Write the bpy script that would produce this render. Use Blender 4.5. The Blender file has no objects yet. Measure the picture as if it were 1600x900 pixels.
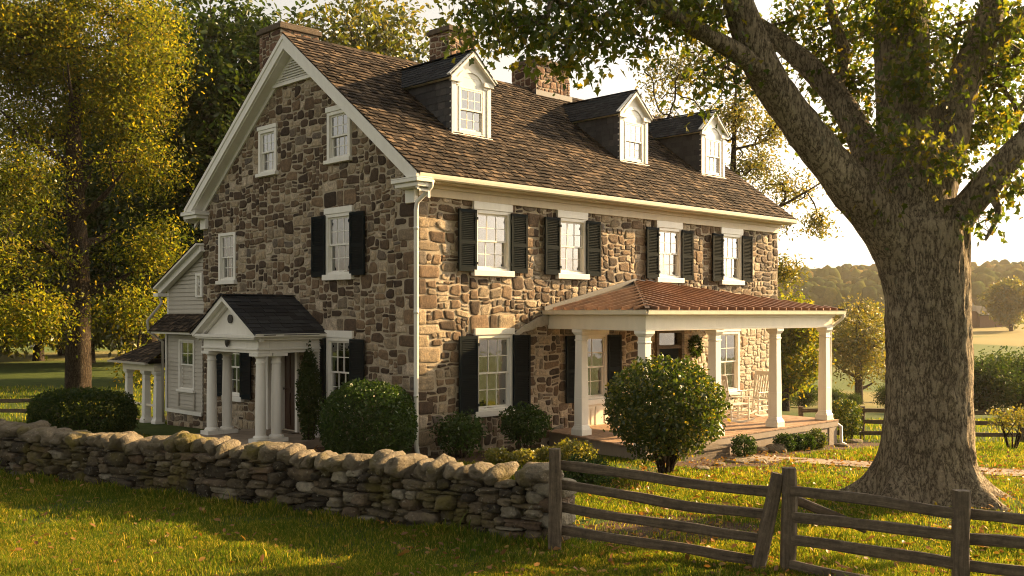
import bpy, bmesh, math, random
import numpy as np
from mathutils import Vector, Matrix, noise

R = math.radians
PI = math.pi
rng = random.Random(7)
nrng = np.random.default_rng(11)
SC = bpy.context.scene
COL = SC.collection

# ------------------------------------------------------------------ camera, sky, sun, exposure
cam = bpy.data.cameras.new('camera')
camo = bpy.data.objects.new('camera', cam)
COL.objects.link(camo)
camo.location = (0, 0, 2.9)
camo.rotation_euler = (R(90), 0, 0)
cam.sensor_width = 36
cam.lens = 35.0
cam.shift_y = 0.025
cam.clip_start = 0.1
cam.clip_end = 6000
SC.camera = camo

HAZE = 0.00014
SUN_AZ = 61.0      # degrees from +Y towards +X
SUN_EL = 21.0
SDIR = Vector((math.sin(R(SUN_AZ)) * math.cos(R(SUN_EL)), math.cos(R(SUN_AZ)) * math.cos(R(SUN_EL)), math.sin(R(SUN_EL))))
world = bpy.data.worlds.new("World")
SC.world = world
world.use_nodes = True
wn = world.node_tree
bg = wn.nodes['Background']
sky = wn.nodes.new('ShaderNodeTexSky')
sky.sky_type = 'NISHITA'
sky.sun_disc = False
sky.sun_elevation = R(SUN_EL)
sky.sun_rotation = R(SUN_AZ)
sky.air_density = 1.0
sky.dust_density = 4.0
sky.ozone_density = 0.6
warm = wn.nodes.new('ShaderNodeMix')
warm.data_type = 'RGBA'
warm.blend_type = 'MULTIPLY'
warm.inputs['Factor'].default_value = 1.0
hs = wn.nodes.new('ShaderNodeHueSaturation'); hs.inputs['Saturation'].default_value = 0.22
wn.links.new(sky.outputs[0], hs.inputs['Color']); wn.links.new(hs.outputs[0], warm.inputs['A'])
warm.inputs['B'].default_value = (1.0, 0.93, 0.81, 1)
wn.links.new(warm.outputs['Result'], bg.inputs['Color'])
bg.inputs['Strength'].default_value = 0.073

sl = bpy.data.lights.new('sun', 'SUN')
sl.energy = 5.0
sl.angle = R(0.6)
sl.color = (1.0, 0.66, 0.30)
so = bpy.data.objects.new('sun', sl)
COL.objects.link(so)
so.rotation_euler = SDIR.to_track_quat('Z', 'Y').to_euler()
so.location = (30, 20, 30)

SC.view_settings.view_transform = 'Standard'
SC.view_settings.look = 'None'
SC.view_settings.exposure = 1.9
SC.view_settings.gamma = 1.0
SC.view_settings.use_curve_mapping = False
SC.render.engine = 'CYCLES'
SC.cycles.use_denoising = True
SC.cycles.filter_width = 1.05
SC.cycles.max_bounces = 8
SC.cycles.diffuse_bounces = 3
SC.cycles.glossy_bounces = 3
SC.cycles.transmission_bounces = 5
SC.cycles.transparent_max_bounces = 12
SC.cycles.volume_bounces = 0
SC.cycles.sample_clamp_indirect = 4

# ------------------------------------------------------------------ helpers
FP, HY, HC = 1556.0, 490.0, 2.9

def at(px, py, Y):
    """world point seen at a pixel of the photograph, at depth Y metres"""
    return Vector(((px - 800) / FP * Y, Y, HC - (py - HY) / FP * Y))

def tag(o, label=None, cat=None, group=None, kind=None):
    if label: o['label'] = label
    if cat: o['category'] = cat
    if group: o['group'] = group
    if kind: o['kind'] = kind
    return o

def empty(name, loc=(0, 0, 0), rz=0.0, label=None, cat=None, group=None):
    o = bpy.data.objects.new(name, None)
    COL.objects.link(o)
    o.location = loc
    o.rotation_euler = (0, 0, rz)
    o.empty_display_size = 0.2
    return tag(o, label, cat, group)

def vn(P, seed=0):
    """vectorised value noise, P (N,3) -> (N,) in -1..1"""
    P = np.asarray(P, dtype=np.float64)
    I = np.floor(P).astype(np.int64)
    Fr = P - I
    W = Fr * Fr * (3 - 2 * Fr)
    def hsh(i, j, k):
        n = (i * 374761393 + j * 668265263 + k * 1274126177 + seed * 974634777) & 0x7fffffff
        n = ((n ^ (n >> 13)) * 1274126177) & 0x7fffffff
        n = (n ^ (n >> 16)) & 0xffff
        return n / 32767.5 - 1.0
    out = 0
    for a in (0, 1):
        for b in (0, 1):
            for c in (0, 1):
                w = (W[:, 0] if a else 1 - W[:, 0]) * (W[:, 1] if b else 1 - W[:, 1]) * (W[:, 2] if c else 1 - W[:, 2])
                out = out + w * hsh(I[:, 0] + a, I[:, 1] + b, I[:, 2] + c)
    return out

class MB:
    def __init__(s):
        s.v = []; s.f = []; s.m = []; s.cur = 0
    def add(s, vs, fs, m=None):
        o = len(s.v)
        s.v.extend([tuple(p) for p in vs])
        for f in fs:
            s.f.append([i + o for i in f]); s.m.append(s.cur if m is None else m)
    def hexa(s, p, m=None):
        s.add(p, [(0, 1, 2, 3), (7, 6, 5, 4), (0, 4, 5, 1), (1, 5, 6, 2), (2, 6, 7, 3), (3, 7, 4, 0)], m)
    def box(s, x0, y0, z0, x1, y1, z1, fr=None, m=None):
        p = [(x0, y0, z0), (x1, y0, z0), (x1, y1, z0), (x0, y1, z0), (x0, y0, z1), (x1, y0, z1), (x1, y1, z1), (x0, y1, z1)]
        if fr: p = [fr(*q) for q in p]
        s.hexa(p, m)
    def bar(s, a, b, w, h, up=(0, 0, 1), m=None, w2=None, h2=None):
        a = Vector(a); b = Vector(b); d = (b - a).normalized(); u = Vector(up)
        x = d.cross(u)
        if x.length < 1e-4: x = d.cross(Vector((1, 0, 0)))
        x.normalize(); u = x.cross(d).normalized()
        w2 = w if w2 is None else w2; h2 = h if h2 is None else h2
        p = []
        for c, ww, hh in ((a, w, h), (b, w2, h2)):
            p += [c - x * ww / 2 - u * hh / 2, c + x * ww / 2 - u * hh / 2, c + x * ww / 2 + u * hh / 2, c - x * ww / 2 + u * hh / 2]
        s.hexa(p, m)
    def tube(s, pts, rad, n=8, m=None, cap=True, jitter=0.0, rnd=None):
        pts = [Vector(p) for p in pts]
        if not hasattr(rad, '__len__'): rad = [rad] * len(pts)
        o = len(s.v); t0 = None; x = None
        for i, p in enumerate(pts):
            t = (pts[min(i + 1, len(pts) - 1)] - pts[max(i - 1, 0)]).normalized()
            if x is None:
                x = t.cross(Vector((0.13, 0.21, 1)) if abs(t.z) < 0.9 else Vector((1, 0.1, 0))).normalized()
            else:
                x = (x - t * x.dot(t)).normalized()
            y = t.cross(x)
            for k in range(n):
                a = 2 * PI * k / n
                r = rad[i] * (1 + (rnd.uniform(-jitter, jitter) if rnd else 0))
                q = p + (x * math.cos(a) + y * math.sin(a)) * r
                s.v.append((q.x, q.y, q.z))
        mm = s.cur if m is None else m
        for i in range(len(pts) - 1):
            for k in range(n):
                s.f.append([o + i * n + k, o + i * n + (k + 1) % n, o + (i + 1) * n + (k + 1) % n, o + (i + 1) * n + k]); s.m.append(mm)
        if cap:
            s.f.append([o + k for k in range(n)][::-1]); s.m.append(mm)
            e = o + (len(pts) - 1) * n
            s.f.append([e + k for k in range(n)]); s.m.append(mm)
    def lathe(s, prof, cx, cy, n=20, m=None, sq=None):
        o = len(s.v)
        for r, z in prof:
            for k in range(n):
                a = 2 * PI * (k + 0.5) / n
                s.v.append((cx + r * math.cos(a), cy + r * math.sin(a), z))
        mm = s.cur if m is None else m
        for i in range(len(prof) - 1):
            for k in range(n):
                s.f.append([o + i * n + k, o + i * n + (k + 1) % n, o + (i + 1) * n + (k + 1) % n, o + (i + 1) * n + k]); s.m.append(mm)
        s.f.append([o + k for k in range(n)][::-1]); s.m.append(mm)
        e = o + (len(prof) - 1) * n
        s.f.append([e + k for k in range(n)]); s.m.append(mm)
    def prism(s, poly, off, m=None):
        n = len(poly); off = Vector(off)
        p = [Vector(q) for q in poly]
        s.add(p + [q + off for q in p], [list(range(n))[::-1], list(range(n, 2 * n))] + [(i, (i + 1) % n, n + (i + 1) % n, n + i) for i in range(n)], m)
    def build(s, name, mats, parent=None, smooth=False, fix=True, bevel=0.0):
        me = bpy.data.meshes.new(name)
        me.from_pydata(s.v, [], s.f)
        if not isinstance(mats, (list, tuple)): mats = [mats]
        for m in mats: me.materials.append(m)
        if len(mats) > 1: me.polygons.foreach_set('material_index', s.m)
        if fix:
            b = bmesh.new(); b.from_mesh(me)
            bmesh.ops.recalc_face_normals(b, faces=b.faces)
            b.to_mesh(me); b.free()
        if smooth: me.polygons.foreach_set('use_smooth', [True] * len(me.polygons))
        me.update()
        o = bpy.data.objects.new(name, me)
        COL.objects.link(o)
        if parent: o.parent = parent
        if bevel:
            md = o.modifiers.new('bevel', 'BEVEL'); md.width = bevel; md.segments = 2; md.limit_method = 'ANGLE'; md.angle_limit = R(40)
        return o

def np_mesh(name, V, sizes, idx, mat, parent=None, smooth=False, mats=None, mi=None):
    """fast mesh: V (M,3), sizes per polygon, flat loop indices"""
    me = bpy.data.meshes.new(name)
    V = np.ascontiguousarray(V, dtype=np.float32)
    me.vertices.add(len(V)); me.vertices.foreach_set('co', V.ravel())
    idx = np.ascontiguousarray(idx, dtype=np.int32).ravel()
    sizes = np.ascontiguousarray(sizes, dtype=np.int32)
    me.loops.add(len(idx)); me.loops.foreach_set('vertex_index', idx)
    st = np.concatenate(([0], np.cumsum(sizes)[:-1])).astype(np.int32)
    me.polygons.add(len(sizes)); me.polygons.foreach_set('loop_start', st)
    me.polygons.foreach_set('loop_total', sizes)
    if mi is not None: me.polygons.foreach_set('material_index', np.asarray(mi, dtype=np.int32))
    if smooth: me.polygons.foreach_set('use_smooth', np.ones(len(sizes), dtype=bool))
    me.update(calc_edges=True); me.validate()
    for m in (mats or [mat]): me.materials.append(m)
    o = bpy.data.objects.new(name, me)
    COL.objects.link(o)
    if parent: o.parent = parent
    return o

def tile_template(T, faces, Ms):
    """T (k,3) template, faces list of index lists, Ms (N,k,3) placed verts -> V, sizes, idx"""
    N, k, _ = Ms.shape
    V = Ms.reshape(-1, 3)
    sizes = np.tile(np.array([len(f) for f in faces]), N)
    flat = np.concatenate([np.array(f) for f in faces])
    idx = (np.arange(N)[:, None] * k + flat[None, :]).ravel()
    return V, sizes, idx

def rand_rot(n, g, tilt=None):
    """(n,3,3) random rotations; tilt: sd of tilt from z-up normal, None for uniform"""
    if tilt is None:
        q = g.normal(size=(n, 4)); q /= np.linalg.norm(q, axis=1, keepdims=True)
        w, x, y, z = q.T
        return np.stack([np.stack([1 - 2 * (y*y + z*z), 2 * (x*y - z*w), 2 * (x*z + y*w)], 1),
                         np.stack([2 * (x*y + z*w), 1 - 2 * (x*x + z*z), 2 * (y*z - x*w)], 1),
                         np.stack([2 * (x*z - y*w), 2 * (y*z + x*w), 1 - 2 * (x*x + y*y)], 1)], 1)
    a = g.uniform(0, 2 * PI, n); b = g.normal(0, tilt, n); c = g.normal(0, tilt, n)
    ca, sa, cb, sb, cc, sc = np.cos(a), np.sin(a), np.cos(b), np.sin(b), np.cos(c), np.sin(c)
    Z = np.zeros(n); O = np.ones(n)
    Rz = np.stack([np.stack([ca, -sa, Z], 1), np.stack([sa, ca, Z], 1), np.stack([Z, Z, O], 1)], 1)
    Rx = np.stack([np.stack([O, Z, Z], 1), np.stack([Z, cb, -sb], 1), np.stack([Z, sb, cb], 1)], 1)
    Ry = np.stack([np.stack([cc, Z, sc], 1), np.stack([Z, O, Z], 1), np.stack([-sc, Z, cc], 1)], 1)
    return Rz @ Rx @ Ry

# ------------------------------------------------------------------ materials
def nm(name):
    m = bpy.data.materials.new(name); m.use_nodes = True
    nt = m.node_tree
    return m, nt, nt.nodes['Principled BSDF']
def nd(nt, t, **kw):
    n = nt.nodes.new(t)
    for k, v in kw.items():
        if k in n.inputs.keys(): n.inputs[k].default_value = v
        else: setattr(n, k, v)
    return n
def ramp(nt, stops, interp='LINEAR'):
    r = nt.nodes.new('ShaderNodeValToRGB'); cr = r.color_ramp; cr.interpolation = interp
    while len(cr.elements) < len(stops): cr.elements.new(0.5)
    for e, (p, c) in zip(cr.elements, stops):
        e.position = p; e.color = (*c, 1) if len(c) == 3 else c
    return r
def mix(nt, fac, a, b, blend='MIX'):
    n = nt.nodes.new('ShaderNodeMix'); n.data_type = 'RGBA'; n.blend_type = blend
    for s, key in ((fac, 'Factor'), (a, 'A'), (b, 'B')):
        if hasattr(s, 'is_output') or isinstance(s, bpy.types.NodeSocket): nt.links.new(s, n.inputs[key])
        elif key == 'Factor': n.inputs[key].default_value = s
        else: n.inputs[key].default_value = (*s, 1)
    return n.outputs['Result']
def objco(nt, scale=(1, 1, 1), geo=False):
    mp = nt.nodes.new('ShaderNodeMapping'); mp.inputs['Scale'].default_value = scale
    if geo:
        g = nt.nodes.new('ShaderNodeNewGeometry'); nt.links.new(g.outputs['Position'], mp.inputs['Vector'])
    else:
        t = nt.nodes.new('ShaderNodeTexCoord'); nt.links.new(t.outputs['Object'], mp.inputs['Vector'])
    return mp.outputs['Vector']
def noi(nt, vec, scale, detail=4, rough=0.6, out='Fac'):
    n = nd(nt, 'ShaderNodeTexNoise', Scale=scale, Detail=detail, Roughness=rough)
    nt.links.new(vec, n.inputs['Vector'])
    return n.outputs[out]
def bump(nt, b, h, strength=0.4, dist=0.02):
    n = nd(nt, 'ShaderNodeBump', Strength=strength, Distance=dist)
    nt.links.new(h, n.inputs['Height']); nt.links.new(n.outputs['Normal'], b.inputs['Normal'])
    return n
def isl(nt):
    return nt.nodes.new('ShaderNodeNewGeometry').outputs['Random Per Island']

def paint(name, col, rough=0.45, dirt=0.25, dcol=(0.30, 0.26, 0.20), sc=3.0, spec=0.3):
    m, nt, b = nm(name); L = nt.links.new
    v = objco(nt)
    f = noi(nt, objco(nt, (2.2, 2.2, .55)), sc, 7, 0.75)
    r = ramp(nt, [(0.35, (0, 0, 0)), (0.8, (dirt, dirt, dirt))]); L(f, r.inputs[0])
    L(mix(nt, r.outputs[0], col, dcol), b.inputs['Base Color'])
    b.inputs['Roughness'].default_value = rough
    b.inputs['Specular IOR Level'].default_value = spec
    bump(nt, b, noi(nt, v, 40, 3), 0.15, 0.004)
    return m

M = {}
M['white'] = paint('white_paint', (0.78, 0.75, 0.68), 0.4, 0.22)
M['cream'] = paint('cream_paint', (0.76, 0.69, 0.55), 0.45, 0.2)
M['frieze'] = paint('shaded_cream_frieze', (0.60, 0.50, 0.34), 0.5, 0.3)  # cream paint, its tone deepened to hold the shade under the soffit
M['black'] = paint('black_paint', (0.009, 0.014, 0.016), 0.75, 0.4, (0.015, 0.015, 0.015), spec=0.03)
M['door'] = paint('brown_door', (0.05, 0.022, 0.012), 0.4, 0.3, (0.02, 0.01, 0.006))
M['interior'] = paint('interior_dark', (0.05, 0.042, 0.035), 0.9, 0.1)
M['clap'] = paint('clapboard_paint', (0.42, 0.385, 0.32), 0.5, 0.4)
M['iron'] = paint('dark_iron', (0.02, 0.02, 0.02), 0.5, 0.2)

def stone_mat(name, stops, bumps=0.6, tint=None):
    m, nt, b = nm(name); L = nt.links.new
    v = objco(nt)
    r = ramp(nt, stops); L(isl(nt), r.inputs[0])
    n1 = noi(nt, v, 9, 6, 0.7); n2 = noi(nt, v, 34, 5, 0.7)
    r1 = ramp(nt, [(0.25, (0.45, 0.43, 0.42)), (0.5, (1, 1, 1)), (0.78, (1.7, 1.6, 1.45))]); L(n1, r1.inputs[0])
    c = mix(nt, 1.0, r.outputs[0], r1.outputs[0], 'MULTIPLY')
    r2 = ramp(nt, [(0.3, (0.6, 0.6, 0.6)), (0.7, (1.3, 1.3, 1.3))]); L(n2, r2.inputs[0])
    c = mix(nt, 1.0, c, r2.outputs[0], 'MULTIPLY')
    L(c, b.inputs['Base Color'])
    b.inputs['Roughness'].default_value = 0.85
    b.inputs['Specular IOR Level'].default_value = 0.25
    ad = nd(nt, 'ShaderNodeMath', operation='ADD'); L(n1, ad.inputs[0]); L(n2, ad.inputs[1])
    bump(nt, b, ad.outputs[0], bumps, 0.03)
    return m
STOPS = [(0.0, (0.045, 0.030, 0.020)), (0.2, (0.085, 0.056, 0.036)), (0.4, (0.14, 0.092, 0.056)), (0.55, (0.20, 0.135, 0.082)), (0.64, (0.12, 0.10, 0.082)), (0.70, (0.20, 0.155, 0.105)), (0.84, (0.34, 0.265, 0.175)), (1.0, (0.45, 0.37, 0.28))]
M['stone'] = stone_mat('rubble_stone', STOPS)
M['palestone'] = stone_mat('sunlit_pale_stone', [(0, (0.42, 0.35, 0.26)), (0.6, (0.52, 0.45, 0.35)), (0.9, (0.34, 0.25, 0.17)), (1, (0.25, 0.16, 0.10))])  # pale plastered stone, with sun on the porch wall put into the colour
def mortar_mat(name, col):
    m, nt, b = nm(name); L = nt.links.new
    v = objco(nt); n = noi(nt, v, 5, 8, 0.75)
    r = ramp(nt, [(0.3, tuple(c * 0.6 for c in col)), (0.6, col), (0.8, tuple(min(1, c * 1.25) for c in col))]); L(n, r.inputs[0])
    L(r.outputs[0], b.inputs['Base Color']); b.inputs['Roughness'].default_value = 0.95
    bump(nt, b, noi(nt, v, 45, 5, 0.8), 0.8, 0.02)
    return m
M['mortar'] = mortar_mat('lime_mortar', (0.44, 0.365, 0.265))
M['palemortar'] = mortar_mat('sunlit_pale_mortar', (0.52, 0.45, 0.34))  # pale mortar between those stones, sunlight included in its tone

def shingle_mat(name, stops, rough=0.9, spec=0.08):
    m, nt, b = nm(name); L = nt.links.new
    v = objco(nt)
    r = ramp(nt, stops); L(isl(nt), r.inputs[0])
    n = noi(nt, objco(nt, (3, 3, 3)), 14, 6, 0.8)
    r1 = ramp(nt, [(0.25, (0.5, 0.5, 0.5)), (0.75, (1.4, 1.4, 1.4))]); L(n, r1.inputs[0])
    n3 = noi(nt, v, 0.9, 4, 0.6); r3 = ramp(nt, [(0.3, (0.6, 0.6, 0.62)), (0.7, (1.2, 1.15, 1.1))]); L(n3, r3.inputs[0])
    c = mix(nt, 1.0, r.outputs[0], r1.outputs[0], 'MULTIPLY'); c = mix(nt, 1.0, c, r3.outputs[0], 'MULTIPLY')
    L(c, b.inputs['Base Color']); b.inputs['Roughness'].default_value = rough
    b.inputs['Specular IOR Level'].default_value = spec
    bump(nt, b, n, 0.6, 0.012)
    return m
M['shake'] = shingle_mat('cedar_shake', [(0, (0.022, 0.018, 0.015)), (0.4, (0.045, 0.035, 0.027)), (0.75, (0.08, 0.06, 0.044)), (1, (0.17, 0.125, 0.085))])
M['slate'] = shingle_mat('dark_slate_shingle', [(0, (0.022, 0.025, 0.028)), (0.6, (0.036, 0.04, 0.045)), (1, (0.055, 0.058, 0.062))], 0.8, 0.1)
M['grayshingle'] = shingle_mat('grey_wall_shingle', [(0, (0.05, 0.05, 0.052)), (0.6, (0.07, 0.07, 0.072)), (1, (0.095, 0.092, 0.09))])

def metal_roof(name, stops):
    m, nt, b = nm(name); L = nt.links.new
    v = objco(nt); n = noi(nt, v, 2.5, 7, 0.7)
    r = ramp(nt, stops); L(n, r.inputs[0])
    L(r.outputs[0], b.inputs['Base Color']); b.inputs['Metallic'].default_value = 0.25
    b.inputs['Roughness'].default_value = 0.45
    bump(nt, b, noi(nt, v, 7, 3), 0.25, 0.02)
    return m
M['copper'] = metal_roof('weathered_copper_roof', [(0.25, (0.03, 0.02, 0.016)), (0.5, (0.065, 0.038, 0.027)), (0.75, (0.13, 0.068, 0.042))])
M['seam'] = metal_roof('sunlit_copper_seam', [(0.25, (0.11, 0.055, 0.032)), (0.5, (0.22, 0.11, 0.06)), (0.75, (0.34, 0.18, 0.10))])  # same copper as the pans, lightened to paint sun caught on the seams
M['lead'] = paint('lead_flashing', (0.10, 0.10, 0.105), 0.5, 0.5, (0.05, 0.05, 0.05))

def glass_mat():
    m, nt, b = nm('window_glass'); L = nt.links.new
    nt.nodes.remove(b)
    out = [n for n in nt.nodes if n.type == 'OUTPUT_MATERIAL'][0]
    tr = nd(nt, 'ShaderNodeBsdfTransparent'); tr.inputs['Color'].default_value = (0.86, 0.88, 0.86, 1)
    gl = nd(nt, 'ShaderNodeBsdfGlossy', Roughness=0.02); gl.inputs['Color'].default_value = (1, 1, 1, 1)
    fr = nd(nt, 'ShaderNodeFresnel', IOR=1.55)
    ad = nd(nt, 'ShaderNodeMath', operation='MULTIPLY_ADD', use_clamp=True); L(fr.outputs[0], ad.inputs[0]); ad.inputs[1].default_value = 1.6; ad.inputs[2].default_value = 0.16
    bp = nd(nt, 'ShaderNodeBump', Strength=0.12, Distance=0.02); L(noi(nt, objco(nt), 3.0, 2), bp.inputs['Height']); L(bp.outputs[0], gl.inputs['Normal'])
    mx = nd(nt, 'ShaderNodeMixShader'); L(ad.outputs[0], mx.inputs[0]); L(tr.outputs[0], mx.inputs[1]); L(gl.outputs[0], mx.inputs[2])
    L(mx.outputs[0], out.inputs['Surface'])
    return m
M['glass'] = glass_mat()

def cloth_mat():
    m, nt, b = nm('curtain_cloth'); b.inputs['Base Color'].default_value = (0.36, 0.33, 0.28, 1); b.inputs['Roughness'].default_value = 0.95
    bump(nt, b, noi(nt, objco(nt), 60, 2), 0.2, 0.004)
    return m
M['curtain'] = cloth_mat()

def bark_mat(name, a, bcol, sc=1.0):
    m, nt, b = nm(name); L = nt.links.new
    warp = noi(nt, objco(nt, (1.5, 1.5, 1.5)), 2.0, 4, 0.6, 'Color')
    v = mix(nt, 0.10, objco(nt, (11 * sc, 11 * sc, 3.2 * sc)), warp, 'ADD')
    def ridge(vec, scale, det):
        n = noi(nt, vec, scale, det, 0.62)
        s_ = nd(nt, 'ShaderNodeMath', operation='SUBTRACT'); L(n, s_.inputs[0]); s_.inputs[1].default_value = .5
        a_ = nd(nt, 'ShaderNodeMath', operation='ABSOLUTE'); L(s_.outputs[0], a_.inputs[0])
        m_ = nd(nt, 'ShaderNodeMath', operation='MULTIPLY', use_clamp=True); L(a_.outputs[0], m_.inputs[0]); m_.inputs[1].default_value = 7.0
        return m_.outputs[0]
    r1_ = ridge(v, 1.0, 5); r2_ = ridge(mix(nt, 0.10, objco(nt, (24 * sc, 24 * sc, 11 * sc)), warp, 'ADD'), 1.0, 4)
    h = nd(nt, 'ShaderNodeMath', operation='MULTIPLY_ADD'); L(r2_, h.inputs[0]); h.inputs[1].default_value = .45; L(r1_, h.inputs[2])
    r = ramp(nt, [(0.08, tuple(c * 0.40 for c in a)), (0.34, a), (1.2 / 1.45, bcol)]); L(h.outputs[0], r.inputs[0])
    n = noi(nt, objco(nt), 22, 6, 0.75); q = ramp(nt, [(0.3, (0.7, 0.7, 0.7)), (0.75, (1.35, 1.35, 1.3))]); L(n, q.inputs[0])
    c = mix(nt, 1.0, r.outputs[0], q.outputs[0], 'MULTIPLY')
    big = noi(nt, objco(nt), 1.1, 5, 0.65); q2 = ramp(nt, [(0.35, (0.72, 0.70, 0.66)), (0.7, (1.2, 1.2, 1.12))]); L(big, q2.inputs[0])
    c = mix(nt, 1.0, c, q2.outputs[0], 'MULTIPLY')
    li = noi(nt, objco(nt, (1, 1, .6)), 6, 6, .7); q3 = ramp(nt, [(0.60, (0, 0, 0)), (0.70, (.5, .5, .5))]); L(li, q3.inputs[0])
    c = mix(nt, q3.outputs[0], c, (0.21, 0.215, 0.15))
    L(c, b.inputs['Base Color']); b.inputs['Roughness'].default_value = 0.92; b.inputs['Specular IOR Level'].default_value = 0.15
    bump(nt, b, h.outputs[0], 1.0, 0.045)
    return m
M['bark'] = bark_mat('furrowed_bark', (0.21, 0.167, 0.12), (0.42, 0.345, 0.255))
M['bark2'] = bark_mat('dark_bark', (0.04, 0.029, 0.02), (0.085, 0.063, 0.045), 1.1)

def leaf_mat(name, stops, trans=0.45, gloss=0.06, tcol=1.35):
    m, nt, b = nm(name); L = nt.links.new
    nt.nodes.remove(b)
    out = [n for n in nt.nodes if n.type == 'OUTPUT_MATERIAL'][0]
    r = ramp(nt, stops); L(isl(nt), r.inputs[0])
    # clump-sized natural colour variation
    n = noi(nt, objco(nt), 0.7, 3, 0.6); r1 = ramp(nt, [(0.3, (0.72, 0.82, 0.8)), (0.7, (1.25, 1.12, 0.95))]); L(n, r1.inputs[0])
    c = mix(nt, 1.0, r.outputs[0], r1.outputs[0], 'MULTIPLY')
    df = nd(nt, 'ShaderNodeBsdfDiffuse'); L(c, df.inputs['Color'])
    tl = nd(nt, 'ShaderNodeBsdfTranslucent'); L(mix(nt, 1.0, c, (1.45 * tcol, 1.35 * tcol, 0.45 * tcol), 'MULTIPLY'), tl.inputs['Color'])
    mx = nd(nt, 'ShaderNodeMixShader'); mx.inputs[0].default_value = trans; L(df.outputs[0], mx.inputs[1]); L(tl.outputs[0], mx.inputs[2])
    gl = nd(nt, 'ShaderNodeBsdfGlossy', Roughness=0.38); gl.inputs['Color'].default_value = (0.9, 0.9, 0.85, 1)
    m2 = nd(nt, 'ShaderNodeMixShader'); m2.inputs[0].default_value = gloss; L(mx.outputs[0], m2.inputs[1]); L(gl.outputs[0], m2.inputs[2])
    L(m2.outputs[0], out.inputs['Surface'])
    return m
M['leaf_oak'] = leaf_mat('maple_leaf', [(0, (0.045, 0.075, 0.014)), (0.55, (0.075, 0.105, 0.018)), (0.85, (0.14, 0.14, 0.022)), (1, (0.26, 0.20, 0.025))], 0.58, 0.03)
M['leaf_gold'] = leaf_mat('golden_leaf', [(0, (0.07, 0.098, 0.015)), (0.5, (0.115, 0.132, 0.018)), (0.85, (0.19, 0.175, 0.022)), (1, (0.32, 0.235, 0.025))], 0.55, 0.01)
M['leaf_dark'] = leaf_mat('dark_green_leaf', [(0, (0.018, 0.038, 0.009)), (0.6, (0.03, 0.056, 0.012)), (1, (0.06, 0.08, 0.016))], 0.35, 0.02)
M['leaf_mid'] = leaf_mat('autumn_green_leaf', [(0, (0.05, 0.07, 0.018)), (0.6, (0.085, 0.095, 0.022)), (1, (0.16, 0.13, 0.03))], 0.45)
M['leaf_gmid'] = leaf_mat('sunny_green_leaf', [(0, (0.07, 0.085, 0.018)), (0.6, (0.13, 0.12, 0.024)), (1, (0.22, 0.17, 0.03))], 0.5)
M['leaf_box'] = leaf_mat('boxwood_leaf', [(0, (0.018, 0.040, 0.010)), (0.7, (0.032, 0.062, 0.014)), (1, (0.055, 0.10, 0.016))], 0.25, 0.02)
M['leaf_holly'] = leaf_mat('glossy_shrub_leaf', [(0, (0.022, 0.042, 0.009)), (0.6, (0.042, 0.066, 0.012)), (0.9, (0.085, 0.10, 0.018)), (1, (0.26, 0.20, 0.03))], 0.42, 0.035)
M['leaf_yellow'] = leaf_mat('yellow_green_leaf', [(0, (0.09, 0.11, 0.018)), (0.6, (0.15, 0.15, 0.022)), (1, (0.26, 0.22, 0.035))], 0.45)
def far_mat():
    m, nt, b = nm('far_woods_crowns'); L = nt.links.new
    r = ramp(nt, [(0, (0.030, 0.048, 0.016)), (0.5, (0.06, 0.078, 0.022)), (0.8, (0.11, 0.105, 0.028)), (1, (0.16, 0.11, 0.03))]); L(isl(nt), r.inputs[0])
    v = objco(nt); n = noi(nt, v, .8, 6, .8); r1 = ramp(nt, [(0.3, (.7, .7, .7)), (0.7, (1.3, 1.3, 1.25))]); L(n, r1.inputs[0])
    L(mix(nt, 1.0, r.outputs[0], r1.outputs[0], 'MULTIPLY'), b.inputs['Base Color']); b.inputs['Roughness'].default_value = 1; b.inputs['Specular IOR Level'].default_value = 0
    bump(nt, b, n, .6, .6)
    return m
M['leaf_far'] = far_mat()
M['grass'] = leaf_mat('grass_blade', [(0, (0.052, 0.098, 0.016)), (0.5, (0.10, 0.14, 0.022)), (0.85, (0.20, 0.19, 0.034)), (1, (0.42, 0.33, 0.11))], 0.5, 0.0, 1.3)

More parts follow.
